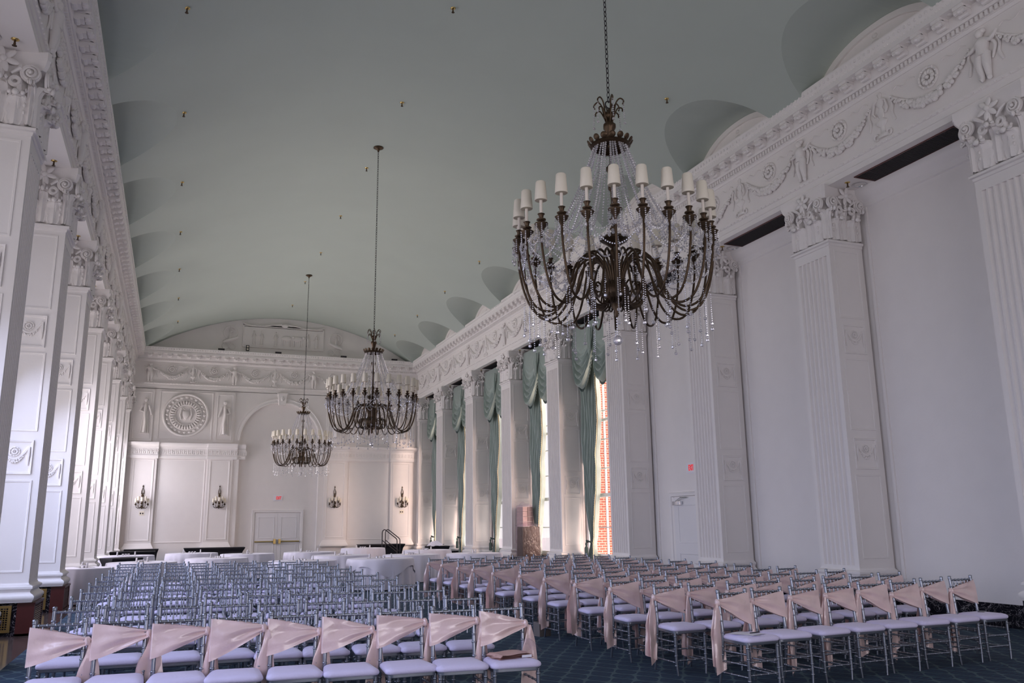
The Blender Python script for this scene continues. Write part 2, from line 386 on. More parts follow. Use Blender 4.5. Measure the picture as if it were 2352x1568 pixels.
def candelabrum(b, s, z0, h=.85, p0=0):
    k = h/.85
    b.lathe([(.11*k, 0), (.12*k, .05*k), (.05*k, .09*k), (.045*k, .2*k), (.12*k, .26*k), (.13*k, .3*k), (.05*k, .36*k), (.09*k, .46*k), (.04*k, .56*k), (.1*k, .64*k), (.03*k, .74*k), (.05*k, .82*k), (0, .86*k)], 12,
            Matrix.Translation((s, p0+.01, z0)) @ Matrix.Diagonal((1, .5, 1, 1)))
    for sd in (-1, 1):
        b.torus((s+sd*.14*k, p0+.02, z0+.05*k), .05*k, .02, (0, 1, 0), 10, 5)
        b.tube([(s+sd*.03*k, p0+.02, z0+.72*k), (s+sd*.12*k, p0+.03, z0+.66*k), (s+sd*.16*k, p0+.03, z0+.5*k), (s+sd*.11*k, p0+.03, z0+.42*k)], .02, 5)
def frieze(b, s0, s1, figs, cands, z0=7.98, z1=8.93):
    pts = sorted([(q, 0) for q in figs]+[(q, 1) for q in cands])
    for q, t in pts:
        if s0 < q < s1: (candelabrum if t else putto)(b, q, z0+.04, .84)
    for (a, _), (c, _) in zip(pts, pts[1:]):
        if a < s0-.5 or c > s1+.5: continue
        m = (a+c)/2
        swag(b, a+.24, c-.24, z0+.66, .42, .085)
        rosette(b, m, z0+.63, .175)
        for sd in (-1, 1):   # fluttering ribbons
            b.tube(smooth_path([(m+sd*(.27+.09*i), .008, z0+.78+.035*sin(i*1.9)) for i in range(6)], 4), .012, 4)
            e_ = a if sd < 0 else c
            b.tube(smooth_path([(e_-sd*.22, .012, z0+.66), (e_-sd*.27, .02, z0+.52), (e_-sd*.24, .02, z0+.40), (e_-sd*.29, .01, z0+.24)], 4), .02, 5)
def entablature(fn, s0, s1, figs, cands, lip, parent, endtrim=(0, 0)):
    b = MB(fn)
    b.extr([(-.6, 7.70), (0, 7.70), (0, 7.80), (.015, 7.805), (.015, 7.91), (.035, 7.92), (.05, 7.95), (.05, 7.975), (0, 7.985), (0, 8.93), (-.6, 8.93)], s0, s1)
    n = int((s1-s0)/.13)
    for i in range(n): b.ell((s0+.06+i*.13, .045, 7.93), (.022, .022, .018), 5, 3)
    b.obj('architrave', WHITE, parent, 30)
    b = MB(fn); frieze(b, s0+.1, s1-.1, figs, cands); b.obj('frieze_relief', RELIEF, parent, 50)
    b = MB(fn)
    L = lip
    b.extr([(-.3, 8.925), (.02, 8.925), (.04, 8.95), (.045, 8.97), (.06, 8.975), (.06, 9.065), (.12, 9.07), (.14, 9.11), (.14, 9.26), (L-.03, 9.27), (L-.03, 9.36), (L-.045, 9.37), (L-.03, 9.43), (L-.005, 9.50), (L, 9.51), (L, 9.55), (-.3, 9.55)], s0, s1)
    n = int((s1-s0)/.0845)
    for i in range(n):
        a = s0+i*.0845; b.box(a+.012, a+.062, .05, .105, 8.985, 9.06)
    n = int((s1-s0)/.405)
    for i in range(n):
        a = s0+.12+i*.405
        b.box(a, a+.18, .12, L-.045, 9.215, 9.268); b.box(a+.012, a+.168, .12, L-.14, 9.125, 9.22)
        M = Matrix.Translation((a, L-.10, 9.185)) @ Matrix.Rotation(pi/2, 4, 'Y'); b.lathe([(.045, 0), (.045, .18)], 10, M)
        M = Matrix.Translation((a, .18, 9.145)) @ Matrix.Rotation(pi/2, 4, 'Y'); b.lathe([(.05, 0), (.05, .17)], 10, M)
        b.ell((a+.09, L-.09, 9.16), (.055, .06, .04), 8, 4)
        b.ell((a+.292, .22, 9.262), (.055, .055, .02), 8, 4)
    n = int((s1-s0)/.11)
    for i in range(n): b.ell((s0+.05+i*.11, L-.012, 9.47), (.03, .02, .035), 5, 4)
    n = int((s1-s0)/.07)
    for i in range(n): b.ell((s0+.03+i*.07, L-.045, 9.385), (.022, .018, .018), 4, 3)
    b.obj('cornice', TRIMW, parent, 35)

wall_r, wall_l, wall_f = struct('wall_right'), struct('wall_left'), struct('wall_far')
figs = [c+PW/2 for c in PB]; cands = [c+.02 for c in BAYC]
entablature(fnR, BW, YF, figs, cands, .37, wall_r)
entablature(fnL, BW, YF, figs, cands, .42, wall_l)
entablature(fnF, XL, XR, [-1.36+3.6*k for k in range(4)], [.44+3.6*k for k in range(4)], .34, wall_f)

# ------------------------------------------------------------------ piers (local frame: hall side +X at x=0, y 0..PW, body to x=-D)
D = .78
def faces():
    return [(lambda s, p, z: (p, s, z), PW), (lambda s, p, z: (-s, -p, z), D), (lambda s, p, z: (-s, PW+p, z), D)]
def pier_shaft():
    b = MB()
    def outline(fl):
        pts = [(-D, 0), (0, 0)]
        if fl:
            n = 7; m = .075; wd = (PW-2*m)/n; g = .78*wd
            for i in range(n):
                c = m+wd*(i+.5)
                for k in range(7):
                    a = pi*k/6; pts.append((-.048*sin(a), c-g/2*cos(a)))
        pts += [(0, PW), (-D, PW)]
        return pts
    b.loft([[(x, y, z) for x, y in outline(True)] for z in (.84, 6.40)])
    for z0, z1 in ((.5, .84), (6.40, 6.62)): b.loft([[(x, y, z) for x, y in outline(False)] for z in (z0, z1)])
    for (fn, wd) in faces()[1:]:
        q = MB(fn)
        for z0, z1 in ((.95, 2.38), (3.16, 4.46), (5.20, 6.50)): q.frame(.10, wd-.10, z0, z1, .035, .012)
        b.v, b.f = merge(b, q)
    return b.mesh('pilaster', WHITE, 30)
def merge(a, q):
    o = len(a.v); return a.v+q.v, a.f+[[i+o for i in f] for f in q.f]
def wrap(b, prof):
    b.loft([[(-D, -p, z), (p, -p, z), (p, PW+p, z), (-D, PW+p, z)] for p, z in prof])
def pier_base():
    b = MB(); wrap(b, [(0, .79), (.010, .78), (.015, .765), (.04, .755), (.07, .735), (.07, .705), (.045, .685), (.035, .655), (.05, .635), (.085, .615), (.105, .59), (.105, .555), (.09, .53), (.08, .5)])
    return b.mesh('pilaster_base', TRIMW, 40)
def plaque():
    b = MB()
    for fn, wd in faces()[1:]:
        for z0 in (2.47, 4.54):
            q = MB(fn); q.frame(.13, wd-.13, z0, z0+.55, .04, .022); swag(q, .20, wd-.20, z0+.42, .22, .024, 16, 0)
            rosette(q, wd/2, z0+.36, .07)
            for s in (.19, wd-.19): q.tube([(s, .012, z0+.44), (s, .016, z0+.3), (s, .008, z0+.14)], [.018, .024, .008], 5)
            b.v, b.f = merge(b, q)
    return b.mesh('plaque', RELIEF, 45)
def leaf(q, s, z0, wd, h, p0, out):
    def f(u, v):
        t = v; x = (u-.5)*2
        ww = wd/2*(.80+.32*sin(pi*min(t*1.15, 1)))*(1+.16*abs(sin(t*11)))*(1 if t < .8 else 1-.45*((t-.8)/.2)**2)
        pp = p0-.065+.075*(1-x*x)+.035*abs(cos(x*4.7))*(1-.3*t)+out*max(0, (t-.62)/.38)**1.5
        zz = z0+h*(t if t < .88 else .88+(.88-t)*.9)
        return (s+x*ww, pp, zz)
    q.sheet(f, 10, 14)
    q.sheet(lambda u, v: (f(u, v)[0], f(u, v)[1]*.55, f(u, v)[2]), 4, 6)
    for x in (-1, 1): q.ell((s+x*wd*.28, p0+out*.85, z0+h*.84), (wd*.13, .03, .03), 6, 4)
    q.ell((s, p0+out+.015, z0+h*.82), (wd*.17, .035, .045), 8, 5)
def volute(q, s, p, z, R=.13, sd=1):
    q.lathe([(R, 0), (R, .03)], 18, Matrix.Translation((s, p, z)) @ Matrix.Rotation(-pi/2, 4, 'X'))
    pts = [(s+sd*(R-.012-.085*t)*cos(t*4*pi+pi*.5), p+.035+.03*t, z+(R-.012-.085*t)*sin(t*4*pi+pi*.5)) for t in [i/36 for i in range(37)]]
    q.tube(pts, .017, 5); q.ell((s, p+.07, z), (.028, .03, .028), 8, 5)
def pier_capital():
    Z = 6.667; b = MB()
    b.loft([[(-D, -p, Z+z), (p, -p, Z+z), (p, PW+p, Z+z), (-D, PW+p, Z+z)] for p, z in [(0, -.10), (.015, -.09), (.02, -.05), (.05, -.035), (.055, 0), (.03, .02), (-.05, .03), (-.05, .5), (.0, .72), (.05, .82)]])
    def conc(a, c, m, n=8): return [Vector(a).lerp(Vector(c), i/n)*1.0+Vector(m)*4*(i/n)*(1-i/n) for i in range(n+1)]
    e = .15
    pl = [(-D, -e+.04, 0)]+conc((-D+.02, -e+.03, 0), (e-.04, -e, 0), (0, .07, 0))+conc((e, -e+.04, 0), (e, PW+e-.04, 0), (-.07, 0, 0))+conc((e-.04, PW+e, 0), (-D+.02, PW+e-.03, 0), (0, -.07, 0))+[(-D, PW+e-.04, 0)]
    cen = Vector((-D/2, PW/2, 0))
    b.loft([[((x-cen.x)*k+cen.x, (y-cen.y)*k+cen.y, Z+z) for x, y, _ in pl] for k, z in [(.90, .80), (.97, .87), (.985, .92), (1.0, .93), (1.0, 1.04)]])
    for fn, wd in faces():
        q = MB(fn); c = wd/2
        side = wd < PW-.01
        for s in (.25*wd+.01, .75*wd-.01): leaf(q, s, Z+.02, wd*.34, .48, .03, .13)
        leaf(q, c, Z+.04, wd*.26, .68, .01, .17)
        for s in (.05, wd-.05): leaf(q, s, Z+.04, wd*.16, .66, .02, .14)
        volute(q, .07, .085, Z+.72, .125, 1); volute(q, wd-.07, .085, Z+.72, .125, -1)
        for sd in (-1, 1):
            q.torus((c+sd*.15, .085, Z+.60), .055, .03, (0, 1, 0), 14, 6)
            q.tube([(c+sd*.21, .03, Z+.15), (c+sd*.215, .05, Z+.4), (c+sd*.20, .07, Z+.56)], [.02, .03, .035], 6)
            q.tube([(c+sd*.1, .09, Z+.70), (c+sd*.2, .11, Z+.78), (c+sd*(wd/2-.2), .10, Z+.83)], [.02, .03, .02], 6)
            for i in range(4): q.ell((c+sd*.28, .05, Z+.2+i*.1), (.02, .025, .035), 6, 4)
        b.v, b.f = merge(b, q)
    return b.mesh('capital', RELIEF, 45)
def flower():
    b = MB(); Z = 6.667
    for fn, wd in faces():
        q = MB(fn); c = wd/2
        for k in range(6):
            a = 2*pi*k/6+.25
            M = Matrix.Translation((c+.10*cos(a), .125, Z+.87+.10*sin(a))) @ Matrix.Rotation(-a, 4, 'Y')
            q.ell((0, 0, 0), (.088, .022, .042), 10, 5, M)
        q.ell((c, .145, Z+.87), (.045, .04, .045), 10, 6); q.tube([(c, .06, Z+.55), (c, .11, Z+.8)], [.02, .035], 6)
        b.v, b.f = merge(b, q)
    return b.mesh('flower', RELIEF, 45)
ME_SHAFT, ME_BASE, ME_PLAQ, ME_CAP, ME_FLOW = pier_shaft(), pier_base(), plaque(), pier_capital(), flower()
b = MB(); b.box(-D, .075, -.075, PW+.075, 0, .5); ME_PLINTH = b.mesh('plinth', MARBLE, 0)
for i, y in enumerate(PB):
    for sg in (0, 1):
        wl_, x, rz, yy = (wall_r, XR, pi, y+PW) if sg else (wall_l, XL, 0, y)
        sh = link('pilaster', ME_SHAFT, wl_, (x, yy, 0), (0, 0, rz))
        for nm, me in (('pilaster_base', ME_BASE), ('plaque', ME_PLAQ), ('capital', ME_CAP), ('flower', ME_FLOW), ('plinth', ME_PLINTH)):
            if nm == 'plinth' and not sg and i > 2: continue
            link(nm, me, sh)
# left pier bodies reach further back, with marble dado and brass grilles on their near faces
for i, y in enumerate(PB):
    b = MB(); b.box(WL, XL-D, y+.015, y+PW-.015, .50, 7.72); b.obj('pier_body', WHITE, wall_l, 0)
    b = MB(); b.box(WL, XL-.12, y-.02, y+PW+.02, 0, .50); b.obj('marble_dado', MARBLE, wall_l, 0)

# ------------------------------------------------------------------ side walls with window openings
def sidewall(X, sgn, wins, parent, name):   # sgn +1: thickness goes towards +X
    b = MB(); x0, x1 = sorted((X, X+sgn*.2)); last = BW-.2
    for (a, c, z0, z1) in wins:
        b.box(x0, x1, last, a, 0, 7.9); b.box(x0, x1, a, c, 0, z0); b.box(x0, x1, a, c, z1, 7.9); last = c
    b.box(x0, x1, last, YF+.3, 0, 7.9)
    b.obj(name, WHITE, parent, 0)
WINS_L = [(c-1.2, c+1.2, .85, 6.9) for c in BAYC]
WINS_R = [(BAYC[i]-1.5, BAYC[i]+1.5, .62, 6.9) for i in WIN_BAYS_R]
WLO = WL
sidewall(WL, -1, WINS_L, wall_l, 'window_wall')
WR2 = WR+.05
sidewall(WR2, 1, WINS_R, wall_r, 'window_wall')
# soffits, crown mouldings, baseboards in each bay
for i in range(len(BAYC)):
    a, c = PB[i]+PW, PB[i+1]
    for X, sg, par, wx in ((XR, 1, wall_r, WR2), (XL, -1, wall_l, WL)):
        b = MB(); x0, x1 = sorted((X+sg*.02, wx+sg*.1)); b.box(x0, x1, a-.1, c+.1, 7.705, 7.8)
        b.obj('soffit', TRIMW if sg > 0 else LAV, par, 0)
        fn = (lambda s, p, z, w_=wx, g=sg: (w_-g*p, s, z))
        b = MB(fn); b.extr([(0, 7.705), (.17, 7.705), (.17, 7.62), (.13, 7.55), (.05, 7.46), (.04, 7.36), (0, 7.34)], a, c)
        for s in (a+.13, c-.19): b.box(s, s+.06, 0, .03, .6, 7.36)
        b.obj('crown_moulding', TRIMW, par, 30)
        b = MB(fn); b.box(a, c, 0, .04, 0, .34); b.obj('baseboard', MARBLE, par, 0)
# near-end closing wall behind the camera, solid and without windows
b = MB(); b.box(WL-.3, WR2+.3, BW-.4, BW-.1, -.1, 12); st(b.obj('wall_back', WHITE, smooth=0))

def window_unit(n, fn, c, z0, z1, hw):
    w_ = thing_struct('window_%d' % n)
    b = MB(fn); W = hw
    b.box(c-W, c+W, -.16, -.06, z0, z0+.09); b.box(c-W, c+W, -.16, -.06, z1-.09, z1)
    for s in (c-W, c+W-.09): b.box(s, s+.09, -.16, -.06, z0, z1)
    b.box(c-W, c+W, -.19, -.05, 2.36, 2.47); b.box(c-W, c+W, -.15, -.07, 4.6, 4.68)
    b.obj('window_frame', TRIMW, w_, 0)
    b = MB(fn)
    for s in (c-.42, c+.42): b.box(s-.018, s+.018, -.14, -.08, z0, z1)
    z = z0+.86
    while z < z1-.2:
        if abs(z-2.4) > .2: b.box(c-W, c+W, -.135, -.085, z-.016, z+.016)
        z += .86
    b.obj('muntins', TRIMW, w_, 0)
    b = MB(fn); b.box(c-W+.08, c+W-.08, -.113, -.108, z0+.08, z1-.08); b.obj('pane', GLASS, w_, 0)
    b = MB(fn); b.box(c-W-.06, c+W+.06, -.28, .06, z0-.05, z0); b.obj('window_sill', TRIMW, w_, 0)
def thing_struct(name): return struct(name)
for n, i in enumerate(WIN_BAYS_R): window_unit(n+1, lambda s, p, z: (WR2-p, s, z), BAYC[i], .62, 6.9, 1.5)
for i in range(2, len(BAYC)): window_unit(6+i-2, lambda s, p, z: (WL+p, s, z), BAYC[i], .85, 6.9, 1.2)

# ------------------------------------------------------------------ far wall
b = MB(fnF)
b.box(-3.6, 13, -.40, -.15, 0, 12)             # back plane of the arched recess
b.box(-3.6, 2.63, -.16, 0, 0, 7.72); b.box(6.17+.04, 13, -.16, 0, 0, 7.72)
CXA = 4.42; R0 = 1.79; zc = 5.48; N = 40
prev = None
for i in range(N+1):
    x = 2.63+(6.21-2.63)*i/N; z = zc+sqrt(max(R0*R0-(x-CXA)**2, 0))
    if prev: b.loft([[(prev[0], 0, prev[1]), (x, 0, z), (x, 0, 7.72), (prev[0], 0, 7.72)], [(prev[0], -.16, prev[1]), (x, -.16, z), (x, -.16, 7.72), (prev[0], -.16, 7.72)]])
    prev = (x, z)
b.obj('wall_surface', WHITE, wall_f, 0)
b = MB(fnF)
def arc(R, p): return [(CXA+R*cos(pi*k/40), p, zc+R*sin(pi*k/40)) for k in range(41)]
rings = list(zip(arc(1.79, -.02), arc(1.79, .03), arc(1.84, .04), arc(1.86, .025), arc(1.95, .025), arc(1.97, .05), arc(2.0, .05), arc(2.0, 0)))
b.loft(rings, False)
b.loft([[(CXA-.17, 0, 7.17), (CXA+.17, 0, 7.17), (CXA+.22, 0, 7.66), (CXA-.22, 0, 7.66)], [(CXA-.15, .13, 7.17), (CXA+.15, .13, 7.17), (CXA+.2, .16, 7.66), (CXA-.2, .16, 7.66)]])
b.box(CXA-.24, CXA+.24, 0, .19, 7.66, 7.72); b.ell((CXA, .15, 7.45), (.08, .05, .12), 8, 5)
b.obj('arch_moulding', TRIMW, wall_f, 40)
M_ = lambda x: 2*CXA-x
def pilf(s0, s1, p, first=True):
    b.box(s0, s1, 0, p, .82, 4.68)
    b.loft([[(s0-e, -.01, z), (s0-e, p+e, z), (s1+e, p+e, z), (s1+e, -.01, z)] for e, z in [(0, .98), (.012, .96), (.03, .92), (.05, .87), (.08, .82), (.11, .76), (.11, .72), (.09, .69)]])
    b.frame(s0+.10, s1-.10, 1.08, 4.55, .06, .02, p)
b = MB(fnF)
for s0, s1 in ((-1.84, -.80), (1.30, 2.36)):
    pilf(s0, s1, .10); pilf(M_(s1), M_(s0), .10)
b.box(2.36, 2.63, 0, .05, .6, 4.68); b.box(M_(2.63), M_(2.36), 0, .05, .6, 4.68)
for s0, s1 in ((-.72, 1.22), (M_(1.22), M_(-.72))): b.frame(s0, s1, .98, 4.58, .05, .02)
for s0, s1 in ((-2.0, -1.1), (-.88, 1.38), (1.47, 2.33)):
    for q0, q1 in ((s0, s1), (M_(s1), M_(s0))):
        if s0 == -.88: b.frame(q0, q1, 5.45, 7.60, .05, .03)
        else: b.box(max(q0, XL+.02), min(q1, XR-.02), 0, .06, 5.35, 7.65); b.frame(max(q0, XL)+.08, min(q1, XR)-.08, 5.45, 7.55, .05, .02, .06); b.frame(max(q0, XL)+.2, min(q1, XR)-.2, 5.58, 7.42, .03, -.02, .06)
b.obj('wall_panelling', WHITE, wall_f, 35)
b = MB(fnF)
for q0, q1 in ((XL, 2.9), (M_(2.9), XR)):
    b.extr([(0, 4.62), (.06, 4.62), (.08, 4.66), (.08, 4.74), (.06, 4.76), (.06, 5.06), (.09, 5.08), (.10, 5.12), (.2, 5.18), (.24, 5.24), (.24, 5.29), (0, 5.29)], q0, q1)
for s0, s1 in ((-1.84, -.80), (1.30, 2.5)):
    for q0, q1 in ((s0, s1), (M_(s1), M_(s0))):
        b.extr([(.05, 4.60), (.15, 4.60), (.18, 4.66), (.18, 4.74), (.15, 4.76), (.15, 5.06), (.19, 5.08), (.2, 5.12), (.29, 5.18), (.34, 5.24), (.34, 5.30), (.05, 5.30)], q0-.04, q1+.04)
for k in range(60):
    s = XL+.06+k*.083
    for q in (s, M_(s)):
        pb = .15 if any(a-.04 < (s) < c+.04 for a, c in ((-1.84, -.80), (1.30, 2.5))) else .06
        if k % 2: b.ell((q, pb, 4.90), (.03, .02, .11), 6, 5)
        else: b.torus((q, pb+.005, 4.93), .035, .012, (0, 1, 0), 8, 4); b.tube([(q-.03, pb, 4.80), (q, pb+.015, 4.87), (q+.03, pb, 4.80)], .012, 4)
b.obj('wall_entablature', TRIMW, wall_f, 40)
def medallion(cx, cz):
    b = MB(fnF); R = .98
    b.torus((cx, .03, cz), R-.05, .055, (0, 1, 0), 56, 8); b.torus((cx, .02, cz), R-.32, .03, (0, 1, 0), 48, 6); b.torus((cx, .03, cz), .46, .025, (0, 1, 0), 36, 6)
    for k in range(24):
        a = 2*pi*k/24; b.ell((cx+.79*cos(a), .02, cz+.79*sin(a)), (.075, .035, .06), 8, 4, None)
        b.torus((cx+.79*cos(a+.13), .015, cz+.79*sin(a+.13)), .045, .014, (0, 1, 0), 8, 4)
    for k in range(32):
        a = 2*pi*k/32; M = Matrix.Translation((cx+.565*cos(a), .04, cz+.565*sin(a))) @ Matrix.Rotation(-a, 4, 'Y'); b.ell((0, 0, 0), (.10, .05, .042), 8, 6, M)
    b.loft([[(cx+q*x, .03+p, cz+q*z) for x, z in ((-.14, .17), (.14, .17), (.14, -.02), (.07, -.15), (0, -.2), (-.07, -.15), (-.14, -.02))] for q, p in ((1, -.03), (1, .03), (.85, .045))])
    for sd in (-1, 1):
        b.tube([(cx+sd*.20, .03, cz+.22), (cx+sd*.24, .03, cz), (cx+sd*.18, .03, cz-.22)], [.03, .045, .02], 6); b.ell((cx+sd*.2, .04, cz+.27), (.035, .03, .04), 6, 4)
        b.tube([(cx+sd*.05, .02, cz+.24), (cx+sd*.16, .03, cz+.31)], .02, 5)
    b.obj('medallion', RELIEF, wall_f, 50)
medallion(.25, 6.56); medallion(M_(.25), 6.56)
def robed(b, s, z0, h, sd, p0):
    k = h
    b.tube([(s, p0+.02, z0+.03*k), (s-sd*.015*k, p0+.03, z0+.3*k), (s+sd*.01*k, p0+.03, z0+.55*k), (s, p0+.03, z0+.76*k), (s, p0+.02, z0+.84*k)], [.12*k, .10*k, .085*k, .095*k, .04*k], 9, sq=.5)
    b.ell((s, p0+.045, z0+.915*k), (.05*k, .05, .06*k), 8, 6)
    for j in range(5): b.tube([(s+(-.09+.045*j)*k, p0+.06, z0+.02), (s+(-.05+.03*j)*k, p0+.075, z0+.4*k), (s+(-.02+.02*j)*k, p0+.06, z0+.6*k)], .014*k, 4)
    b.tube([(s+sd*.08*k, p0+.05, z0+.77*k), (s+sd*.14*k, p0+.07, z0+.62*k), (s+sd*.01*k, p0+.08, z0+.58*k)], [.034*k, .03*k, .025*k], 6)
    b.tube([(s-sd*.08*k, p0+.05, z0+.77*k), (s-sd*.13*k, p0+.06, z0+.62*k), (s-sd*.16*k, p0+.06, z0+.5*k)], [.034*k, .03*k, .025*k], 6)
    b.box(s-.13*k, s+.13*k, p0, p0+.06, z0-.03, z0+.02)
b = MB(fnF)
for q, sd in ((1.90, 1), (-1.42, -1), (M_(1.90), -1), (M_(-1.42), 1)): robed(b, q, 5.68, 1.62, sd, .05)
b.obj('figure_relief', RELIEF, wall_f, 50)
# tympanum relief above the cornice
b = MB(fnF)
b.box(2.5, 6.25, -.16, -.08, 9.86, 10.97)
top = [(2.5, 11.02), (2.9, 10.93), (3.4, 10.95), (3.9, 11.04), (4.4, 11.10), (4.9, 11.04), (5.4, 10.95), (5.9, 10.93), (6.25, 11.02)]
b.tube([(x, -.08, z-.03) for x, z in top], .035, 6); b.loft([[(x, -.16, z-.03), (x, -.08, z-.03), (x, -.08, 10.85)] for x, z in top], False)
b.frame(2.5, 6.25, 9.86, 10.92, .05, .03, -.08)
b.ell((4.4, -.06, 11.0), (.18, .05, .1), 10, 5)
for x, sd in ((3.0, 1), (3.35, -1), (4.0, 1), (5.5, -1), (5.9, 1)): robed(b, x, 9.98, .72, sd, -.1)
for x in (4.5, 5.0):   # oxen of the processional relief
    b.ell((x, -.06, 10.38), (.26, .05, .14), 10, 6); b.ell((x+.3, -.05, 10.45), (.09, .05, .08), 8, 5)
    for dx in (-.18, -.1, .12, .2): b.tube([(x+dx, -.06, 10.3), (x+dx+.02, -.06, 10.0)], [.035, .02], 5)
for cx_, sd in ((1.95, 1), (6.85, -1)):
    b.torus((cx_, -.12, 10.5), .30, .03, (0, 1, 0), 20, 5); robed(b, cx_, 10.1, .75, sd, -.14)
    b.tube([(cx_-sd*.3, -.1, 10.05), (cx_, -.1, 10.15), (cx_+sd*.35, -.1, 10.3)], [.06, .1, .05], 7)
    for dx in (-.2, .1): b.torus((cx_+dx, -.12, 9.85), .13, .03, (0, 1, 0), 12, 5)
b.obj('tympanum_relief', RELIEF, wall_f, 50)

# ------------------------------------------------------------------ doors
def panel_leaf(b, s0, s1, z1, p):
    b.box(s0, s1, p-.05, p, 0, z1); m = .14*(s1-s0)
    b.frame(s0+m, s1-m, 1.10, z1-.17, .035, .014, p); b.frame(s0+m, s1-m, .20, .86, .035, .014, p)
d1 = struct('door_1'); pz = -.15
b = MB(fnF); b.frame(3.33, 5.63, -.12, 2.38, .15, .06, pz); b.obj('door_frame', TRIMW, d1, 30)
for s0, s1, sd in ((3.49, 4.475, 1), (4.485, 5.47, -1)):
    b = MB(fnF); panel_leaf(b, s0, s1, 2.22, pz+.02); lf = b.obj('door_leaf', DOORW, d1, 30)
    b = MB(fnF); e = 4.42 if sd > 0 else 4.54
    b.tube([(s0+.02 if sd > 0 else s1-.02, pz+.09, .96), (e, pz+.09, .96)], .028, 8)
    b.box(min(e, e+sd*-.10), max(e, e-sd*.10), pz+.02, pz+.12, .86, 1.07); b.box(*( (s0+.01, s0+.06) if sd > 0 else (s1-.06, s1-.01)), pz+.02, pz+.1, .93, .99)
    b.obj('push_bar', BRASS, lf, 40)
d2 = struct('door_2')
fnD = lambda s, p, z: (WR2-p, s, z)
b = MB(fnD); b.frame(17.25, 18.86, -.1, 2.34, .12, .05); b.obj('door_frame', TRIMW, d2, 30)
b = MB(fnD); b.box(18.66, 18.75, -.1, .02, 0, 2.22); b.obj('door_jamb', TRIMW, d2, 0)
b = MB(fnD); panel_leaf(b, 17.37, 18.66, 2.2, .02); lf = b.obj('door_leaf', DOORW, d2, 30)
b = MB(fnD); b.box(17.5, 17.60, .02, .028, 1.0, 1.42); b.obj('push_plate', BRASS, lf, 0)
b = MB(fnD); b.box(18.25, 18.62, .02, .09, 2.02, 2.11); b.tube([(18.5, .07, 2.12), (18.2, .12, 2.2), (18.0, .06, 2.2)], .012, 6); b.box(18.35, 18.42, .09, .12, 2.03, 2.10)
b.obj('door_closer', CHROME, lf, 0)

def text_mesh(s, size, ext=.004):
    cu = bpy.data.curves.new('lettering', 'FONT'); cu.body = s; cu.size = size; cu.align_x = 'CENTER'; cu.align_y = 'CENTER'; cu.extrude = ext; cu.offset = size*.03
    o = bpy.data.objects.new('tmp', cu); COL.objects.link(o)
    me = bpy.data.meshes.new_from_object(o.evaluated_get(bpy.context.evaluated_depsgraph_get()))
    bpy.data.objects.remove(o); me.materials.clear(); me.materials.append(RED); me.name = 'lettering'; return me
ME_EXIT = text_mesh('EXIT', .155)
ME_EXIT.transform(Matrix.Diagonal((.72, 1.25, 1, 1)))
def exit_sign(loc, rz, label):
    t = thing('exit_sign', label, 'sign', loc, rz)
    b = MB(); b.box(-.19, .19, -.035, 0, -.115, .115); b.box(-.21, .21, -.01, 0, -.135, .135); b.obj('sign_box', SIGNW, t, 0)
    l_ = link('lettering', ME_EXIT, t, (.03, -.037, 0), (pi/2, 0, 0))
exit_sign((4.45, YF+.15, 2.90), 0, 'white exit sign with red letters above the brass-barred double doors')
exit_sign((WR2, 17.80, 2.90), pi/2*-1, 'white exit sign with red letters on right wall above single door')

# ------------------------------------------------------------------ outside the right windows
ext = struct('exterior')
b = MB(); b.box(WR2+.6, 60, -40, 110, -.5, -.3); b.obj('courtyard', CEMENT, ext, 0)
b = MB(); b.box(13.78, 14.72, 27, 27.6, -.4, 9.5); b.obj('brick_wing', BRICK, ext, 0)
b = MB(); b.box(13.0, 13.78, 27.02, 27.6, -.4, 9.5); b.box(14.72, 15.2, 26.95, 27.6, -.4, 9.5); b.obj('stone_quoin', CEMENT, ext, 0)

# ------------------------------------------------------------------ left pier fittings
def louvre_cover(y):
    t = thing('radiator_cover', '', 'radiator cover', (XL, y, 0))
    b = MB(); b.box(-.12, .12, -.03, PW+.03, 0, .035); b.box(-.12, .13, -.04, PW+.04, .46, .495)
    b.box(-.12, .12, -.03, .05, 0, .47); b.box(-.12, .12, PW-.05, PW+.03, 0, .47); b.box(-.1, .09, .05, PW-.05, 0, .47); b.obj('casing', MAHOG, t, 0)
    b = MB()
    for k in range(13):
        z = .06+k*.031; b.loft([[(.085, yy, z+.02), (.115, yy, z), (.118, yy, z+.006), (.088, yy, z+.026)] for yy in (.05, PW-.05)])
    b.obj('louvres', MAHOG, t, 0); return t
rc = None
for k, i in enumerate(range(3, 11)):
    lab = 'dark mahogany louvred cover at the foot of the %s left pier' % (['nearest', 'second', 'third', 'fourth', 'fifth', 'sixth', 'seventh', 'farthest'][k])
    if rc is None: rc = louvre_cover(PB[i]); rc['label'] = lab; rc['group'] = 'louvred covers along the left piers'
    else: dup(rc, (XL, PB[i], 0), None, lab)
def brass_grille():
    t = thing('floor_vent_grille', '', 'grille', (XL-.50, PB[4]-.02, .06), 0, 'brass grilles on the left piers')
    W, H = .62, .40; x0 = -.31
    b = MB()
    for q in ((x0, x0+W, 0, .035), (x0, x0+W, H-.035, H)): b.box(q[0], q[1], -.02, 0, q[2], q[3])
    b.box(x0, x0+.04, -.02, 0, 0, H); b.box(x0+W-.04, x0+W, -.02, 0, 0, H); b.obj('frame', BRASS, t, 0)
    b = MB()
    for k in range(16): b.box(x0+.04+k*.036-.005, x0+.04+k*.036+.005, -.015, -.005, .03, H-.03)
    for k in range(11): b.box(x0+.03, x0+W-.03, -.015, -.005, .035+k*.033-.005, .035+k*.033+.005)
    b.obj('grid', BRASS, t, 0); return t
g = brass_grille(); g['label'] = 'square-holed brass vent grille on the nearest left pier base'
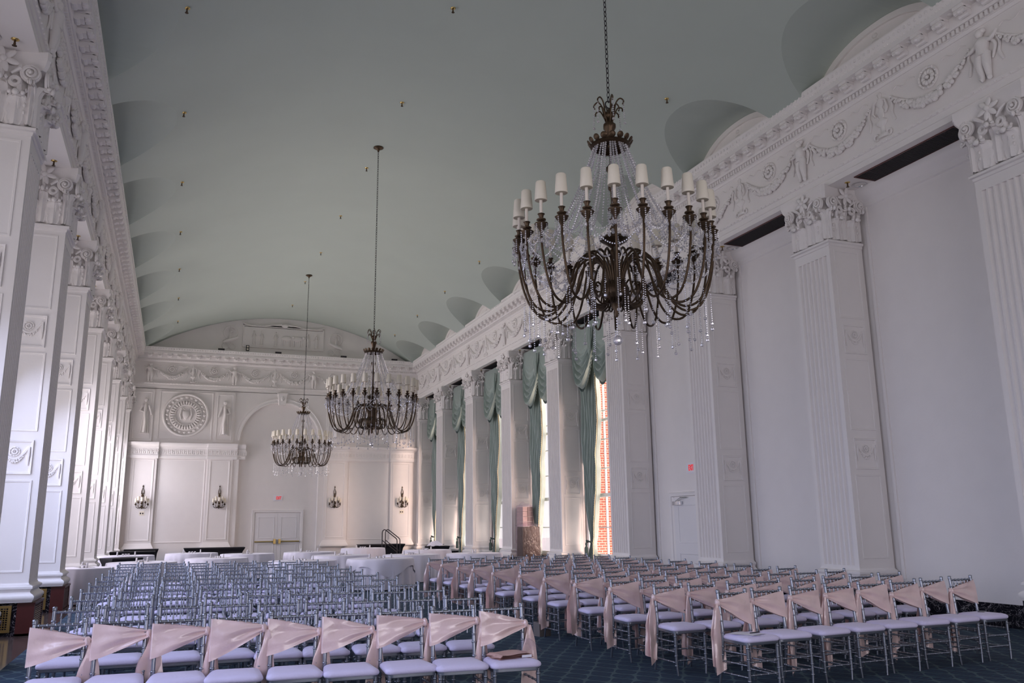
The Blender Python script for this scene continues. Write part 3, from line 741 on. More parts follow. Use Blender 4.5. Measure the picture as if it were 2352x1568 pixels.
for k, i in enumerate((5, 6)):
    dup(g, (XL-.50, PB[i]-.02, .06), None, 'square-holed brass vent grille on the %s left pier base' % (['second', 'third'][k]))
t = thing('wall_plate', 'small blank brass plate on the white side of the nearest left pier', 'wall plate', (-2.378, PB[4]+.015, 1.42))
b = MB(); b.loft([[(-.04, 0, -.06), (.04, 0, -.06), (.04, 0, .06), (-.04, 0, .06)], [(-.036, -.008, -.056), (.036, -.008, -.056), (.036, -.008, .056), (-.036, -.008, .056)]]); b.obj('plate', BRASS, t, 0)
b = MB()
for z in (-.042, .042):
    b = MB(); b.lathe([(.004, 0), (.004, .012), (0, .013)], 8, Matrix.Translation((0, 0, z)) @ Matrix.Rotation(pi/2, 4, 'X')); b.obj('screw', DARKM, t, 64)
for x, lab in ((-1.25, 'cream outlet plate on far wall below the leftmost wall sconce'), (10.2, 'cream outlet plate on far wall below the rightmost wall sconce')):
    t = thing('outlet_plate', lab, 'outlet', (x, YF-.10, 2.24))
    b = MB(); b.box(-.10, .10, -.012, 0, -.09, .09); b.obj('plate', CREAM, t, 0)
    b = MB()
    for s in (-.045, .045): b = MB(); b.box(s-.025, s+.025, -.02, -.01, -.03, .03); b.obj('socket', DARKM, t, 0)

# ------------------------------------------------------------------ soffit fittings and ceiling sprinklers
def downlight():
    t = thing('downlight', '', 'ceiling light'); b = MB(); b.lathe([(.125, 0), (.13, -.012), (.10, -.014), (.095, -.003)], 24); b.obj('trim_ring', CHROME, t)
    b = MB(); b.lathe([(.098, -.004), (.08, .0), (.0, .0)], 20); b.obj('reflector', CHROME, t, 0); return t
def sprinkler():
    t = thing('sprinkler_head', '', 'sprinkler'); b = MB(); b.lathe([(.05, 0), (.05, -.008), (.03, -.02), (.012, -.022)], 16); b.obj('escutcheon', BRASS, t, 64)
    b = MB(); b.lathe([(.012, -.02), (.012, -.06), (.018, -.065), (.006, -.09), (.03, -.092), (.03, -.096), (0, -.097)], 12); b.obj('nozzle', BRONZE, t, 64); return t
def soffit_grille(L):
    t = thing('soffit_grille', '', 'air vent'); b = MB(); b.box(-.24, .24, -L/2, L/2, -.012, -.004); b.obj('mesh_panel', GRILLE, t, 0)
    b = MB()
    for q in ((-.255, -.23, -L/2, L/2), (.23, .255, -L/2, L/2), (-.255, .255, -L/2, -L/2+.025), (-.255, .255, L/2-.025, L/2)): b.box(q[0], q[1], q[2], q[3], -.02, 0)
    b.obj('grille_frame', MAHOG, t, 0)
    b = MB()
    n = int(L/.035)
    for k in range(n): b.box(-.23, .23, -L/2+k*.035, -L/2+k*.035+.008, -.018, -.012)
    b.obj('slats', DARKM, t, 0); return t
dl0, sp0, sg0 = downlight(), sprinkler(), soffit_grille(2.15)
BN = ['nearest', 'second', 'third', 'fourth', 'fifth', 'sixth', 'seventh', 'farthest']
used = set()
def put(proto, loc, label, group, rz=None):
    if proto.name not in used:
        used.add(proto.name); proto.location = loc; proto['label'] = label; proto['group'] = group
        if rz is not None: proto.rotation_euler = (0, 0, rz)
        return proto
    return dup(proto, loc, rz, label, group)
for k, i in enumerate(range(3, 11)):
    yn = PB[i+1]
    for X, sd, side in ((XR, 1, 'right'), (XL, -1, 'left')):
        if side == 'left' and k > 5: continue
        put(dl0, (X+sd*.52, yn-.36, 7.705), 'recessed chrome downlight in the soffit of the %s %s bay' % (BN[k], side), 'soffit downlights')
        put(sp0, (X+sd*.24, yn-.36, 7.705), 'small sprinkler head in the soffit of the %s %s bay' % (BN[k], side), 'soffit sprinklers')
        if side == 'right': put(sg0, (X+sd*.42, (PB[i]+PW+PB[i+1])/2-.12, 7.705), 'long dark mesh air vent in the soffit of the %s right bay' % BN[k], 'soffit air vents')
for r, (x, rn) in enumerate(((-.35, 'left'), (4.38, 'centre'), (9.1, 'right'))):
    for k in range(7):
        y = 13.9+3.97*k
        put(sp0, (x, y, V(x)), 'brass sprinkler head on the green ceiling, %s row, %s from the camera' % (rn, ['nearest', 'second', 'third', 'fourth', 'fifth', 'sixth', 'farthest'][k]), 'ceiling sprinklers')
for x, nm in ((1.57, 'leftmost'), (4.11, 'second'), (7.17, 'third'), (9.68, 'rightmost')):
    t = thing('uplight', 'low dark uplight box on far cornice, %s of four' % nm, 'light', (x, YF-.28, 9.55), 0, 'uplights on the far cornice')
    b = MB(); b.box(-.14, .14, -.05, .05, .015, .09); b.obj('housing', DARKM, t, 0); b = MB(); b.box(-.10, -.06, -.03, .03, 0, .02); b.box(.06, .10, -.03, .03, 0, .02); b.obj('foot', DARKM, t, 0)
t = thing('emergency_light', 'small black twin-lamp unit on far tympanum left of the relief panel', 'light', (2.74, YF+.02, 9.80))
b = MB(); b.box(-.07, .07, -.03, .04, -.13, .13); b.obj('housing', BLACKP, t, 0)
for z in (-.06, .06):
    b = MB(); b.lathe([(.04, 0), (.045, .02), (0, .022)], 12, Matrix.Translation((0, -.03, z)) @ Matrix.Rotation(pi/2, 4, 'X')); b.obj('lens', CANDLE, t)

# ------------------------------------------------------------------ chandeliers
def icobead():
    bm = bmesh.new(); bmesh.ops.create_icosphere(bm, subdivisions=1, radius=1); v = [x.co.copy() for x in bm.verts]; f = [[q.index for q in p.verts] for p in bm.faces]; bm.free(); return v, f
IV, IF = icobead()
def bead(b, c, r, sz=1.0):
    b.add([(c[0]+p.x*r, c[1]+p.y*r, c[2]+p.z*r*sz) for p in IV], IF)
def strand(b, pts, r, pitch):
    P = [Vector(p) for p in pts]; acc = 0
    for a, c in zip(P, P[1:]):
        L = (c-a).length; t = acc
        while t < L: bead(b, a.lerp(c, t/L), r*random.uniform(.9, 1.1)); t += pitch
        acc = t-L
def cat(p, q, sag, n=12): return [Vector(p).lerp(Vector(q), i/n)-Vector((0, 0, sag*4*(i/n)*(1-i/n))) for i in range(n+1)]
NA = 24
def build_chandelier(label):
    t = thing('chandelier', label, 'chandelier', (4.4, 7.94, 0), 0, 'crystal chandeliers along the hall axis')
    Z = 0
    b = MB(); b.lathe([(.012, 6.30), (.02, 6.28), (.06, 6.24), (.065, 6.20), (.03, 6.17), (.045, 6.13), (.075, 6.10), (.075, 6.06), (.06, 6.04), (.035, 5.93), (.03, 5.88), (.045, 5.86), (.03, 5.83), (.015, 5.80), (.015, 5.62), (.06, 5.57), (.06, 5.54), (.02, 5.48), (.02, 5.36), (.045, 5.34), (.045, 5.31), (.018, 5.28), (.018, 4.98), (.05, 4.95), (.05, 4.92), (.02, 4.88), (.045, 4.84), (.02, 4.80)], 32, None, .04, 8)
    b.lathe([(.02, 4.80), (.16, 4.72), (.165, 4.70), (.10, 4.66), (.05, 4.62), (.03, 4.60), (.075, 4.56), (.075, 4.52), (.03, 4.48), (.03, 4.38), (.05, 4.33), (.06, 4.25), (.12, 4.20), (.15, 4.13), (.14, 4.04), (.06, 3.98), (.06, 3.93), (.02, 3.88), (.03, 3.84), (0, 3.80)], 40, None, .03, 10)
    b.obj('stem', BRONZE, t, 64)
    b = MB(); b.lathe([(.03, 5.90), (.19, 5.86), (.235, 5.85), (.24, 5.83), (.19, 5.80), (.18, 5.80), (.19, 5.835), (.03, 5.86)], 32)
    for k in range(16):
        a = 2*pi*k/16; M = Matrix.Rotation(a, 4, 'Z') @ Matrix.Translation((.25, 0, 5.875)) @ Matrix.Rotation(radians(35), 4, 'Y'); b.ell((0, 0, 0), (.012, .042, .042), 8, 5, M)
    b.obj('crown_ring', BRONZE, t, 64)
    for k in range(6):
        a = 2*pi*k/6+.3; M = Matrix.Rotation(a, 4, 'Z'); b = MB()
        b.tube(smooth_path([(.03, 0, 6.10), (.06, 0, 6.22), (.09, 0, 6.36), (.14, 0, 6.41), (.185, 0, 6.37), (.17, 0, 6.33)]), .009, 6, M)
        b.tube(smooth_path([(.03, 0, 6.12), (.07, 0, 6.22), (.11, 0, 6.29), (.16, 0, 6.28), (.165, 0, 6.24)]), .009, 6, M)
        fs = b.obj('finial_scroll', BRONZE, t, 64); b = MB(); strand(b, [M @ Vector((.18, 0, 6.37)), M @ Vector((.19, 0, 6.12))], .011, .026); bead(b, M @ Vector((.19, 0, 6.09)), .02)
        b.obj('crystal_drop', CRYSTAL, fs, 0)
    b = MB(); z = 6.34; b.torus((0, 0, 6.355), .045, .008, (0, 1, 0), 14, 5); z = 6.42; k = 0
    while z < 11.30:
        M = Matrix.Translation((0, 0, z)) @ Matrix.Rotation(pi/2*(k % 2)+.4, 4, 'Z') @ Matrix.Diagonal((.55, 1, 1, 1))
        b.torus((0, 0, 0), .034, .006, (0, 1, 0), 8, 4, M @ Matrix.Diagonal((1, 1, 1.15, 1))); z += .062; k += 1
    b.obj('chain', DARKM, t, 64)
    b = MB(); zc_ = V(4.4); b.lathe([(.13, zc_), (.135, zc_-.02), (.08, zc_-.05), (.03, zc_-.08), (.025, zc_-.12), (0, zc_-.125)], 20); b.obj('canopy', BRONZE, t, 64)
    # arms: one mesh, turned copies
    b = MB()
    b.tube(smooth_path([(.09, 0, 4.08), (.10, 0, 4.28), (.19, 0, 4.46), (.33, 0, 4.51), (.46, 0, 4.40), (.53, 0, 4.18), (.62, 0, 3.98), (.77, 0, 3.86), (.94, 0, 3.91), (1.05, 0, 4.12), (1.11, 0, 4.40), (1.115, 0, 4.60)], 4), .0135, 7)
    b.tube(smooth_path([(.08, 0, 4.08), (.15, 0, 3.95), (.26, 0, 3.94), (.34, 0, 4.04), (.30, 0, 4.16), (.23, 0, 4.14)], 4), .011, 6)
    me_arm = b.mesh('arm', BRONZE, 64)
    T1 = Matrix.Translation((1.115, 0, 0))
    b = MB(); b.lathe([(.012, 4.56), (.03, 4.60), (.065, 4.64), (.075, 4.66), (.04, 4.665), (.025, 4.68), (.05, 4.695), (.052, 4.705), (.022, 4.72), (.028, 4.75), (.04, 4.765), (.03, 4.77)], 28, T1, .04, 7); me_cup = b.mesh('candle_cup', BRONZE, 64)
    b = MB(); b.lathe([(.017, 4.765), (.017, 4.97)], 10, T1); me_can = b.mesh('candle_tube', CANDLE)
    b = MB(); b.lathe([(.066, 4.915), (.068, 4.92), (.054, 5.115), (.046, 5.125), (.046, 5.12), (.062, 4.922), (.066, 4.915)], 56, T1, .018, 28); me_sh = b.mesh('lamp_shade', CREAM, 60)
    b = MB()
    for k in range(7):
        a = 2*pi*k/7; c = Vector((1.115+.07*cos(a), .07*sin(a), 4.64)); L = .10+.05*(k % 3)
        strand(b, [c, c-Vector((0, 0, L))], .009, .022); bead(b, c-Vector((0, 0, L+.035)), .017, 1.7)
    for L, x in ((.42, 1.0), (.30, 1.06)): strand(b, [(x, 0, 3.96), (x, 0, 3.96-L)], .008, .024); bead(b, (x, 0, 3.96-L-.02), .022)
    me_pr = b.mesh('crystal_prisms', CRYSTAL, 0)
    for k in range(NA):
        a = 2*pi*k/NA+.04; arm = link('arm', me_arm, t, None, (0, 0, a))
        for nm, me in (('candle_cup', me_cup), ('candle_tube', me_can), ('lamp_shade', me_sh), ('crystal_prisms', me_pr)): link(nm, me, arm)
    b = MB(); b1 = cat((.205, 0, 5.80), (.72, 0, 4.74), .10, 8); strand(b, b1, .0135, .033); strand(b, cat((.72, 0, 4.74), (1.08, 0, 4.62), .10, 8), .0125, .032)
    me_s1 = b.mesh('crystal_strand', CRYSTAL, 0)
    for k in range(NA): link('crystal_strand', me_s1, t, None, (0, 0, 2*pi*(k+.1)/NA))
    b = MB(); b1 = cat((.20, 0, 5.80), (.5, 0, 4.95), .05, 8); strand(b, b1, .0135, .033); strand(b, cat((.5, 0, 4.95), (.92, 0, 4.52), .2, 8), .0125, .032)
    me_s2 = b.mesh('crystal_strand', CRYSTAL, 0)
    for k in range(NA//2): link('crystal_strand', me_s2, t, None, (0, 0, 4*pi*(k+.3)/NA))
    b = MB(); a = 2*pi/NA
    strand(b, cat((1.115, 0, 4.60), (1.115*cos(a), 1.115*sin(a), 4.60), .13), .0105, .026)
    strand(b, cat((1.115, 0, 4.57), (1.115*cos(2*a), 1.115*sin(2*a), 4.57), .26), .0105, .026)
    strand(b, cat((1.10, 0, 4.5), (.62, .1, 4.34), .12), .010, .027)
    me_g = b.mesh('crystal_garland', CRYSTAL, 0)
    for k in range(NA): link('crystal_garland', me_g, t, None, (0, 0, 2*pi*k/NA+.04))
    b = MB()
    strand(b, [(.32, 0, 4.44), (.32, 0, 4.02)], .009, .024); bead(b, (.32, 0, 3.99), .024)
    strand(b, [(.62, 0, 3.98), (.62, 0, 3.66)], .009, .024); bead(b, (.62, 0, 3.63), .024)
    strand(b, [(.82, 0, 3.83), (.82, 0, 3.58)], .008, .024); bead(b, (.82, 0, 3.555), .022)
    me_p = b.mesh('crystal_pendant', CRYSTAL, 0)
    for k in range(12): link('crystal_pendant', me_p, t, None, (0, 0, 2*pi*k/12+.17))
    b = MB(); strand(b, [(0, 0, 3.80), (0, 0, 3.60)], .012, .03)
    for z, r in ((3.55, .055),): b.ell((0, 0, z), (r, r, r), 12, 8)
    b.obj('crystal_ball', CRYSTAL, t, 0)
    b = MB()
    for k in range(18):
        a = 2*pi*k/18; bead(b, (.165*cos(a), .165*sin(a), 4.735), .018)
        bead(b, (.10*cos(a), .10*sin(a), 4.44), .014)
    b.obj('crystal_rim', CRYSTAL, t, 0)
    t.scale = (.965, .965, 1)
    return t
ch = build_chandelier('bronze and crystal chandelier, the nearest and largest in view')
dup(ch, (4.4, 20.45, 0), .1, 'bronze and crystal chandelier, middle of the row of three')
dup(ch, (4.4, 32.8, 0), .17, 'bronze and crystal chandelier nearest the far wall, smallest in view')

def build_sconce():
    t = thing('wall_sconce', '', 'wall lamp', (0, 0, 0), 0, 'wall sconces on the far wall')
    b = MB(); M = Matrix.Translation((0, -.02, 0))
    b.lathe([(.0, 2.42), (.03, 2.46), (.02, 2.52), (.05, 2.56), (.03, 2.66), (.045, 2.80), (.02, 2.90), (.06, 3.0), (.02, 3.06), (.015, 3.12)], 10, M)
    b.tube([(-.05, -.02, 3.05), (-.045, -.02, 3.2), (0, -.02, 3.36), (.045, -.02, 3.2), (.05, -.02, 3.05)], .014, 6)
    b.loft([[(0, -.02, 3.46)]*4, [(-.035, -.03, 3.37), (.035, -.03, 3.37), (.035, -.01, 3.37), (-.035, -.01, 3.37)]]); b.obj('back_stem', BRONZE, t, 64)
    for (dx, dy, dz) in ((-.24, -.10, -.06), (-.14, -.20, .02), (0, -.27, -.02), (.14, -.20, .02), (.24, -.10, -.06)):
        b = MB(); b.tube(smooth_path([(0, -.03, 2.56), (dx*.5, dy*.5, 2.46), (dx*.95, dy*.95, 2.52), (dx, dy, 2.66+dz)]), .012, 5)
        M = Matrix.Translation((dx, dy, dz)); b.lathe([(.01, 2.62), (.035, 2.66), (.045, 2.68), (.02, 2.70), (.025, 2.74)], 10, M); arm = b.obj('arm', BRONZE, t, 64)
        b = MB(); b.lathe([(.012, 2.74), (.012, 2.80)], 8, M); b.obj('candle_tube', CANDLE, arm)
        b = MB(); b.lathe([(.055, 2.77), (.045, 2.93), (.04, 2.935)], 16, M); b.obj('lamp_shade', CREAM, arm)
        b = MB(); strand(b, cat((0, -.05, 2.95), (dx, dy, 2.68+dz), .03, 6), .009, .024)
        for q in range(4): a = q*1.57; bead(b, (dx+.04*cos(a), dy+.04*sin(a), 2.61+dz), .012, 2)
        b.obj('crystal_beads', CRYSTAL, arm, 0)
    return t
sc0 = build_sconce(); sc0.location = (-1.27, YF-.10, 0); sc0['label'] = 'bronze five-candle wall sconce, leftmost on the far wall'
dup(sc0, (1.88, YF-.10, 0), None, 'bronze five-candle wall sconce on far wall, left of the double doors')
dup(sc0, (6.99, YF-.10, 0), None, 'bronze five-candle wall sconce on far wall, right of the double doors')
dup(sc0, (10.22, YF-.10, 0), None, 'bronze five-candle wall sconce, rightmost on the far wall')

# ------------------------------------------------------------------ curtains
def build_curtain():
    t = thing('window_curtain', '', 'curtain', (WR2, 0, 0), 0, 'swagged curtains at the right windows')
    fn = lambda s, p, z: (-p, s, z)
    zt = 1.05
    def width(z):
        if z > zt: k = min(1, (z-zt)/3.2); return .26+1.02*(k**.7)
        k = (zt-z)/zt; return .26+.26*k**.7
    for sd in (-1, 1):
        def f(u, v, o=0, sd=sd):
            z = 7.45-7.43*v; wd = width(z); k = min(1, abs(z-zt)/.8)
            anchor = 1.50-.44*(1-min(1, abs(z-zt)/(2.6 if z > zt else 1.6)))
            if sd < 0: wd *= .20; anchor = 1.50
            s = sd*(anchor-wd*u)+.012*sin(9*z+u*7)
            p = .13+o+(.06+.03*k)*cos(2*pi*7*u+.5*sin(z*1.3))+.02*sin(z*3+u*9)
            return (s, p*min(1, u/.05), z)
        b = MB(fn); b.sheet(f, 80, 44); pn = b.obj('curtain_panel', CURT, t, 60)
        b = MB(fn); b.sheet(lambda u, v: (lambda q: (q[0], q[1]+.035, q[2]))(f(.965+.035*u, v)), 2, 44); b.obj('lining_edge', LINING, pn, 60)
        b = MB(fn)
        for j in range(110): q_ = f(1.0, j/110); b.ell((q_[0], q_[1]+.05, q_[2]), (.014, .014, .018), 5, 3)
        b.obj('edge_trim', DKGREEN, pn)
        b = MB(fn); q = [f(u/10, (7.45-zt)/7.43) for u in range(11)]
        b.tube([(s, .20+.10*sin(pi*i/10)+.04, zt+.05*sin(pi*i/10)-.04*i/10*0) for i, (s, p, z) in enumerate(q)], .028, 6)
        b.ell((q[6][0], .36, zt-.05), (.04, .035, .06), 8, 6); b.lathe([(.02, zt-.1), (.05, zt-.16), (.055, zt-.42), (0, zt-.43)], 12, Matrix.Translation((q[6][0], .36, 0)), .1, 6)
        b.obj('tieback', DKGREEN, pn)
    for k, (s0, s1) in enumerate(((1.50, -.04), (-1.50, .04))):
        def g(u, v, s0=s0, s1=s1, k=k):
            q = sin(pi*u)**.75 if 0 < u < 1 else 0
            bot = 7.28-.45*abs(u)*.6-1.55*q; s = s0+(s1-s0)*u
            z = 7.62-(7.62-bot)*v
            s += (s1-s0)*.10*(1-2*u)*v*0
            fold = .085*sin(2*pi*(v*9-.3*q))*q*max(0, min(1, (v-.35)*3.5))
            return (s, .36+.03*k+.16*q*v+fold, z)
        b = MB(fn); b.sheet(g, 36, 70); sw = b.obj('swag', CURT, t, 60)
        b = MB(fn)
        for i in range(1, 36):
            s, p, z = g(i/36, 1); b.ell((s, p, z-.04), (.014, .014, .05), 5, 4)
        b.obj('tassel_fringe', DKGREEN, sw)
    b = MB(fn); b.sheet(lambda u, v: (-1.5+3.0*u, .30+.01*sin(u*40), 7.66-.55*v), 30, 3); b.obj('pelmet', CURT, t)
    b = MB(fn)
    for sd in (.0,):
        for j, L in enumerate((.7, .95, .8)): b.tube([(sd+.06*j-.06, .50, 7.35), (sd+.07*j-.07, .53, 7.35-L*.5), (sd+.05*j-.05, .52, 7.35-L)], [.03, .045, .015], 7)
    b.obj('jabot', CURT, t)
    return t
cu = build_curtain()
for n, i in enumerate(WIN_BAYS_R):
    lab = 'sage green swagged curtain with tieback in the %s right window bay' % ['nearest', 'second', 'third', 'fourth', 'farthest'][n]
    if n == 0: cu.location = (WR2, BAYC[i], 0); cu['label'] = lab
    else: dup(cu, (WR2, BAYC[i], 0), None, lab)

# ------------------------------------------------------------------ round tables
def cloth_mesh(seed, R=.84, zt=.765, z0=.03, nf=22, amp=.05, name='tablecloth', m=CLOTH, wav=0):
    rnd = random.Random(seed); n = 132; ph = [rnd.uniform(0, 6.28) for _ in range(4)]
    b = MB(); rings = []
    for r in (.01, .3, .6, R-.03): rings.append([(r*cos(2*pi*k/n), r*sin(2*pi*k/n), zt) for k in range(n)])
    for j in range(9):
        v = j/8; ring = []
        for k in range(n):
            a = 2*pi*k/n; zb = z0+(wav*(.5+.5*cos(4*a+ph[0])) if wav else 0); z = zt-.006-(zt-zb)*v
            fo = (cos(nf*a+ph[1]+.8*sin(3*a+ph[2]))*.6+.4*cos(nf*.5*a+ph[3]))*amp*v**.8
            r = R+.045*v**.5+fo*(1 if v > .05 else 0); ring.append((r*cos(a), r*sin(a), z))
        rings.append(ring)
    b.loft(rings, True, True, False); return b.mesh(name, m, 60)
CM = [cloth_mesh(s) for s in (1, 2, 3)]
OV = cloth_mesh(9, .856, .772, .34, 12, .03, 'overlay_cloth', CLOTH, .26)
bt = MB(); bt.lathe([(.80, .72), (.82, .73), (.82, .75), (.80, .76)], 40); TT = bt.mesh('tabletop', WOODP)
b = MB(); b.box(-.34, .34, -.16, .16, 0, .006); ME_TRAY = b.mesh('mirror_tray', CHROME, 0)
b = MB(); b.lathe([(.024, .006), (.026, .03), (.02, .09), (.024, .105), (.012, .115), (0, .116)], 10); ME_HOLD = b.mesh('candle_holder', SIGNW)
b = MB(); b.lathe([(.03, .006), (.034, .05), (.034, .055), (.028, .05), (.026, .012), (0, .01)], 12); ME_VOT = b.mesh('votive_glass', CRYSTAL)
TABS = [(5.15, 22.5, 'white-clothed round table right behind the aisle, its skirt seen whole', 1),
        (6.65, 25.0, 'white-clothed round table behind the one at the aisle end, towards windows', 0),
        (8.55, 24.8, 'white-clothed round table behind the right chair block, beside the curtains', 0),
        (8.35, 29.3, 'white-clothed round table in front of the stage rails, right side', 0),
        (7.0, 33.6, 'white-clothed round table farthest right near the far wall panels', 0),
        (4.4, 29.9, 'white-clothed round table in line with the double doors', 0),
        (4.75, 26.0, 'white-clothed round table just left behind the front aisle table', 0),
        (2.35, 29.5, 'white-clothed round table left of the double doors, back row', 0),
        (1.25, 26.0, 'white-clothed round table behind left chairs, second row, under black tables', 0),
        (.7, 31.6, 'white-clothed round table in back row before the long black table', 0),
        (-1.3, 30.4, 'white-clothed round table in back row nearest the left piers', 0),
        (-.65, 24.2, 'white-clothed round table directly behind the left half of left chairs', 0),
        (-1.75, 21.6, 'white-clothed round table tucked against the left piers behind the chairs', 0),
        (3.15, 22.5, 'white-clothed round table directly behind the middle of the left chairs', 0)]
proto = None
for k, (x, y, lab, ov) in enumerate(TABS):
    R_ = .62 if x < -1.5 else 1.0
    t = thing('banquet_table', lab, 'table', (x, y, 0), k*1.3, 'round white-clothed banquet tables')
    if R_ < 1: t.scale = (.72, .72, 1)
    link('tablecloth', CM[k % 3], t); link('tabletop', TT, t)
    if ov: link('overlay_cloth', OV, t)
    c = thing('table_centrepiece', 'mirror tray with small white holders on ' + lab.replace('white-clothed round table ', 'table '), 'centrepiece', (x, y, .773 if ov else .766), k*.7-.3, 'centrepieces on the round tables')
    link('mirror_tray', ME_TRAY, c)
    for s in (-.28, .28): link('candle_holder', ME_HOLD, c, (s, 0, 0))
    for s in (-.09, 0, .09): link('votive_glass', ME_VOT, c, (s, .03, 0))
for o in COL.objects:
    if o.name.startswith('table_centrepiece'):
        wds = o['label'].split()
        if len(wds) > 16: o['label'] = ' '.join(wds[:16])
# ------------------------------------------------------------------ black-covered tables
def black_table(x, y, L, W, rz, lab, h=.78):
    t = thing('black_table', lab, 'table', (x, y, 0), rz, 'black-covered folding tables')
    b = MB(); b.loft([[(-L/2*k, -W/2*q, z), (L/2*k, -W/2*q, z), (L/2*k, W/2*q, z), (-L/2*k, W/2*q, z)] for k, q, z in [(.97, .9, .0), (.88, .55, .3), (.93, .75, .6), (1, 1, h-.04), (1, 1, h)]])
    b.obj('fitted_cover', BLACKC, t, 0)
    b = MB()
    for sx_ in (-1, 1):
        for sy in (-1, 1): b.tube([(sx_*L*.46, sy*W*.40, 0), (sx_*L*.46, sy*W*.42, .05)], .03, 8)
    b.obj('leg_foot', DARKM, t, 64)
    return t
black_table(1.75, 39.0, 2.45, .7, 0, 'long black-covered table against far wall under second sconce')
black_table(-1.1, 38.6, 1.3, .7, 0, 'short black-covered table against far wall under leftmost sconce')
black_table(-1.25, 34.2, 1.5, .75, 0, 'black-covered table before the far left corner, behind a round table', .80)
black_table(-1.30, 27.6, .9, .8, .5, 'black-covered table tilted beside the left piers, nearest of the black ones')
black_table(9.0, 39.3, 2.1, .8, 0, 'black-covered table against far wall behind the stair rails')
black_table(10.3, 34.6, .9, .6, 0, 'small black-covered table beside the right piers near far curtains', .76)
b = MB(); R0 = random.Random(5)
b.sheet(lambda u, v: (.36*(u-.5)*2*(1-.3*v), .25*(v-.5)*2, .20*sin(pi*u)*sin(pi*min(v, .9))+.12*max(0, u-.6)+.02*sin(15*u+9*v)), 16, 12)
o = b.obj('napkin_heap', CLOTH, None, 60, (10.15, 34.5, .77)); tag(o, 'crumpled white cloth heaped on the small black table at right', 'cloth')
for k, (x, y, lab) in enumerate(((8.62, 37.4, 'black tubular stair handrail before far wall, the left one'), (8.95, 38.2, 'black tubular stair handrail before far wall, the right one'))):
    t = thing('stair_handrail', lab, 'handrail', (x, y, 0), 0, 'black stair handrails')
    b = MB(); b.tube([(0, 0, 0), (0, 0, 1.30), (.02, 0, 1.38), (.08, 0, 1.43), (.14, 0, 1.42), (.60, 0, 1.07), (.66, 0, 1.0), (.67, 0, .92), (.67, 0, 0)], .022, 8); b.obj('rail', DARKM, t, 64)
    b = MB(); b.tube([(0, 0, .98), (.67, 0, .45)], .018, 8); b.obj('mid_rail', DARKM, t, 64)

# ------------------------------------------------------------------ wrapped goods between right piers
def bulge_box(b, sx_, sy, h, am, seed, n=10):
    r = random.Random(seed); rings = []
    for j in range(n+1):
        v = j/n; k = 1+am*sin(pi*v); ring = []
        for (x0, y0), (x1, y1) in zip(((-1, -1), (1, -1), (1, 1), (-1, 1)), ((1, -1), (1, 1), (-1, 1), (-1, -1))):
            for i in range(6):
                u = i/6; x = x0+(x1-x0)*u; y = y0+(y1-y0)*u
                d = 1+r.uniform(-1, 1)*am*.35; ring.append((x*sx_/2*k*d, y*sy/2*k*d, h*v+(r.uniform(-.01, .03) if j == n else 0)))
        rings.append(ring)
    b.loft(rings)
t = thing('wrapped_armchairs', 'brown upholstered block in clear plastic standing between right piers', 'wrapped furniture', (11.12, 26.70, 0), 0)
b = MB(); bulge_box(b, .60, .50, 1.50, .05, 2); b.obj('upholstery', BROWNF, t, 40)
b = MB(); bulge_box(b, .66, .56, 1.56, .06, 3, 14); b.sheet(lambda u, v: (.36*(2*u-1), .36*(2*v-1), 1.56+.10*sin(pi*u)*sin(pi*v)+.02*sin(20*u+13*v)), 12, 12); b.obj('plastic_wrap', FILM, t, 40)
t = thing('wrapped_pallet', 'tall stack of slatted pink cartons in clear plastic behind brown block', 'wrapped pallet', (11.27, 27.37, 0), 0); t.scale = (.50, .70, 1)
for sx_ in (-.19, .19):
    b = MB()
    for k in range(9): b.box(sx_-.17, sx_+.17, -.38, .38, .70+k*.165, .70+k*.165+.155)
    b.obj('carton_stack', CARD, t, 0)
b = MB()
for k in range(8): b.box(-.37, .37, -.4, .4, .05+k*.08, .05+k*.08+.03)
for s in (-.33, 0, .33): b.box(s-.03, s+.03, -.39, .39, 0, .66)
b.obj('pallet', WOODP, t, 0)
b = MB(); bulge_box(b, .80, .86, 2.22, .03, 7, 16); b.sheet(lambda u, v: (.4*(2*u-1), .4*(2*v-1), 2.2+.16*sin(pi*u)*sin(pi*v)*(1+.4*sin(8*u))), 12, 10); b.obj('plastic_wrap', FILM, t, 40)
t = thing('plastic_bundle', 'low dark bag under crumpled clear plastic in front of wrapped brown block', 'plastic bundle', (11.13, 25.3, 0))
b = MB(); b.sheet(lambda u, v: (.33*(2*u-1), .36*(2*v-1), .02+.50*(sin(pi*u)*sin(pi*v))**.6+.03*sin(23*u+7*v)*sin(11*v)), 22, 18); b.obj('film', FILM, t, 60)
b = MB(); bulge_box(b, .42, .42, .34, .08, 11); b.obj('dark_contents', BROWNF, t, 50)

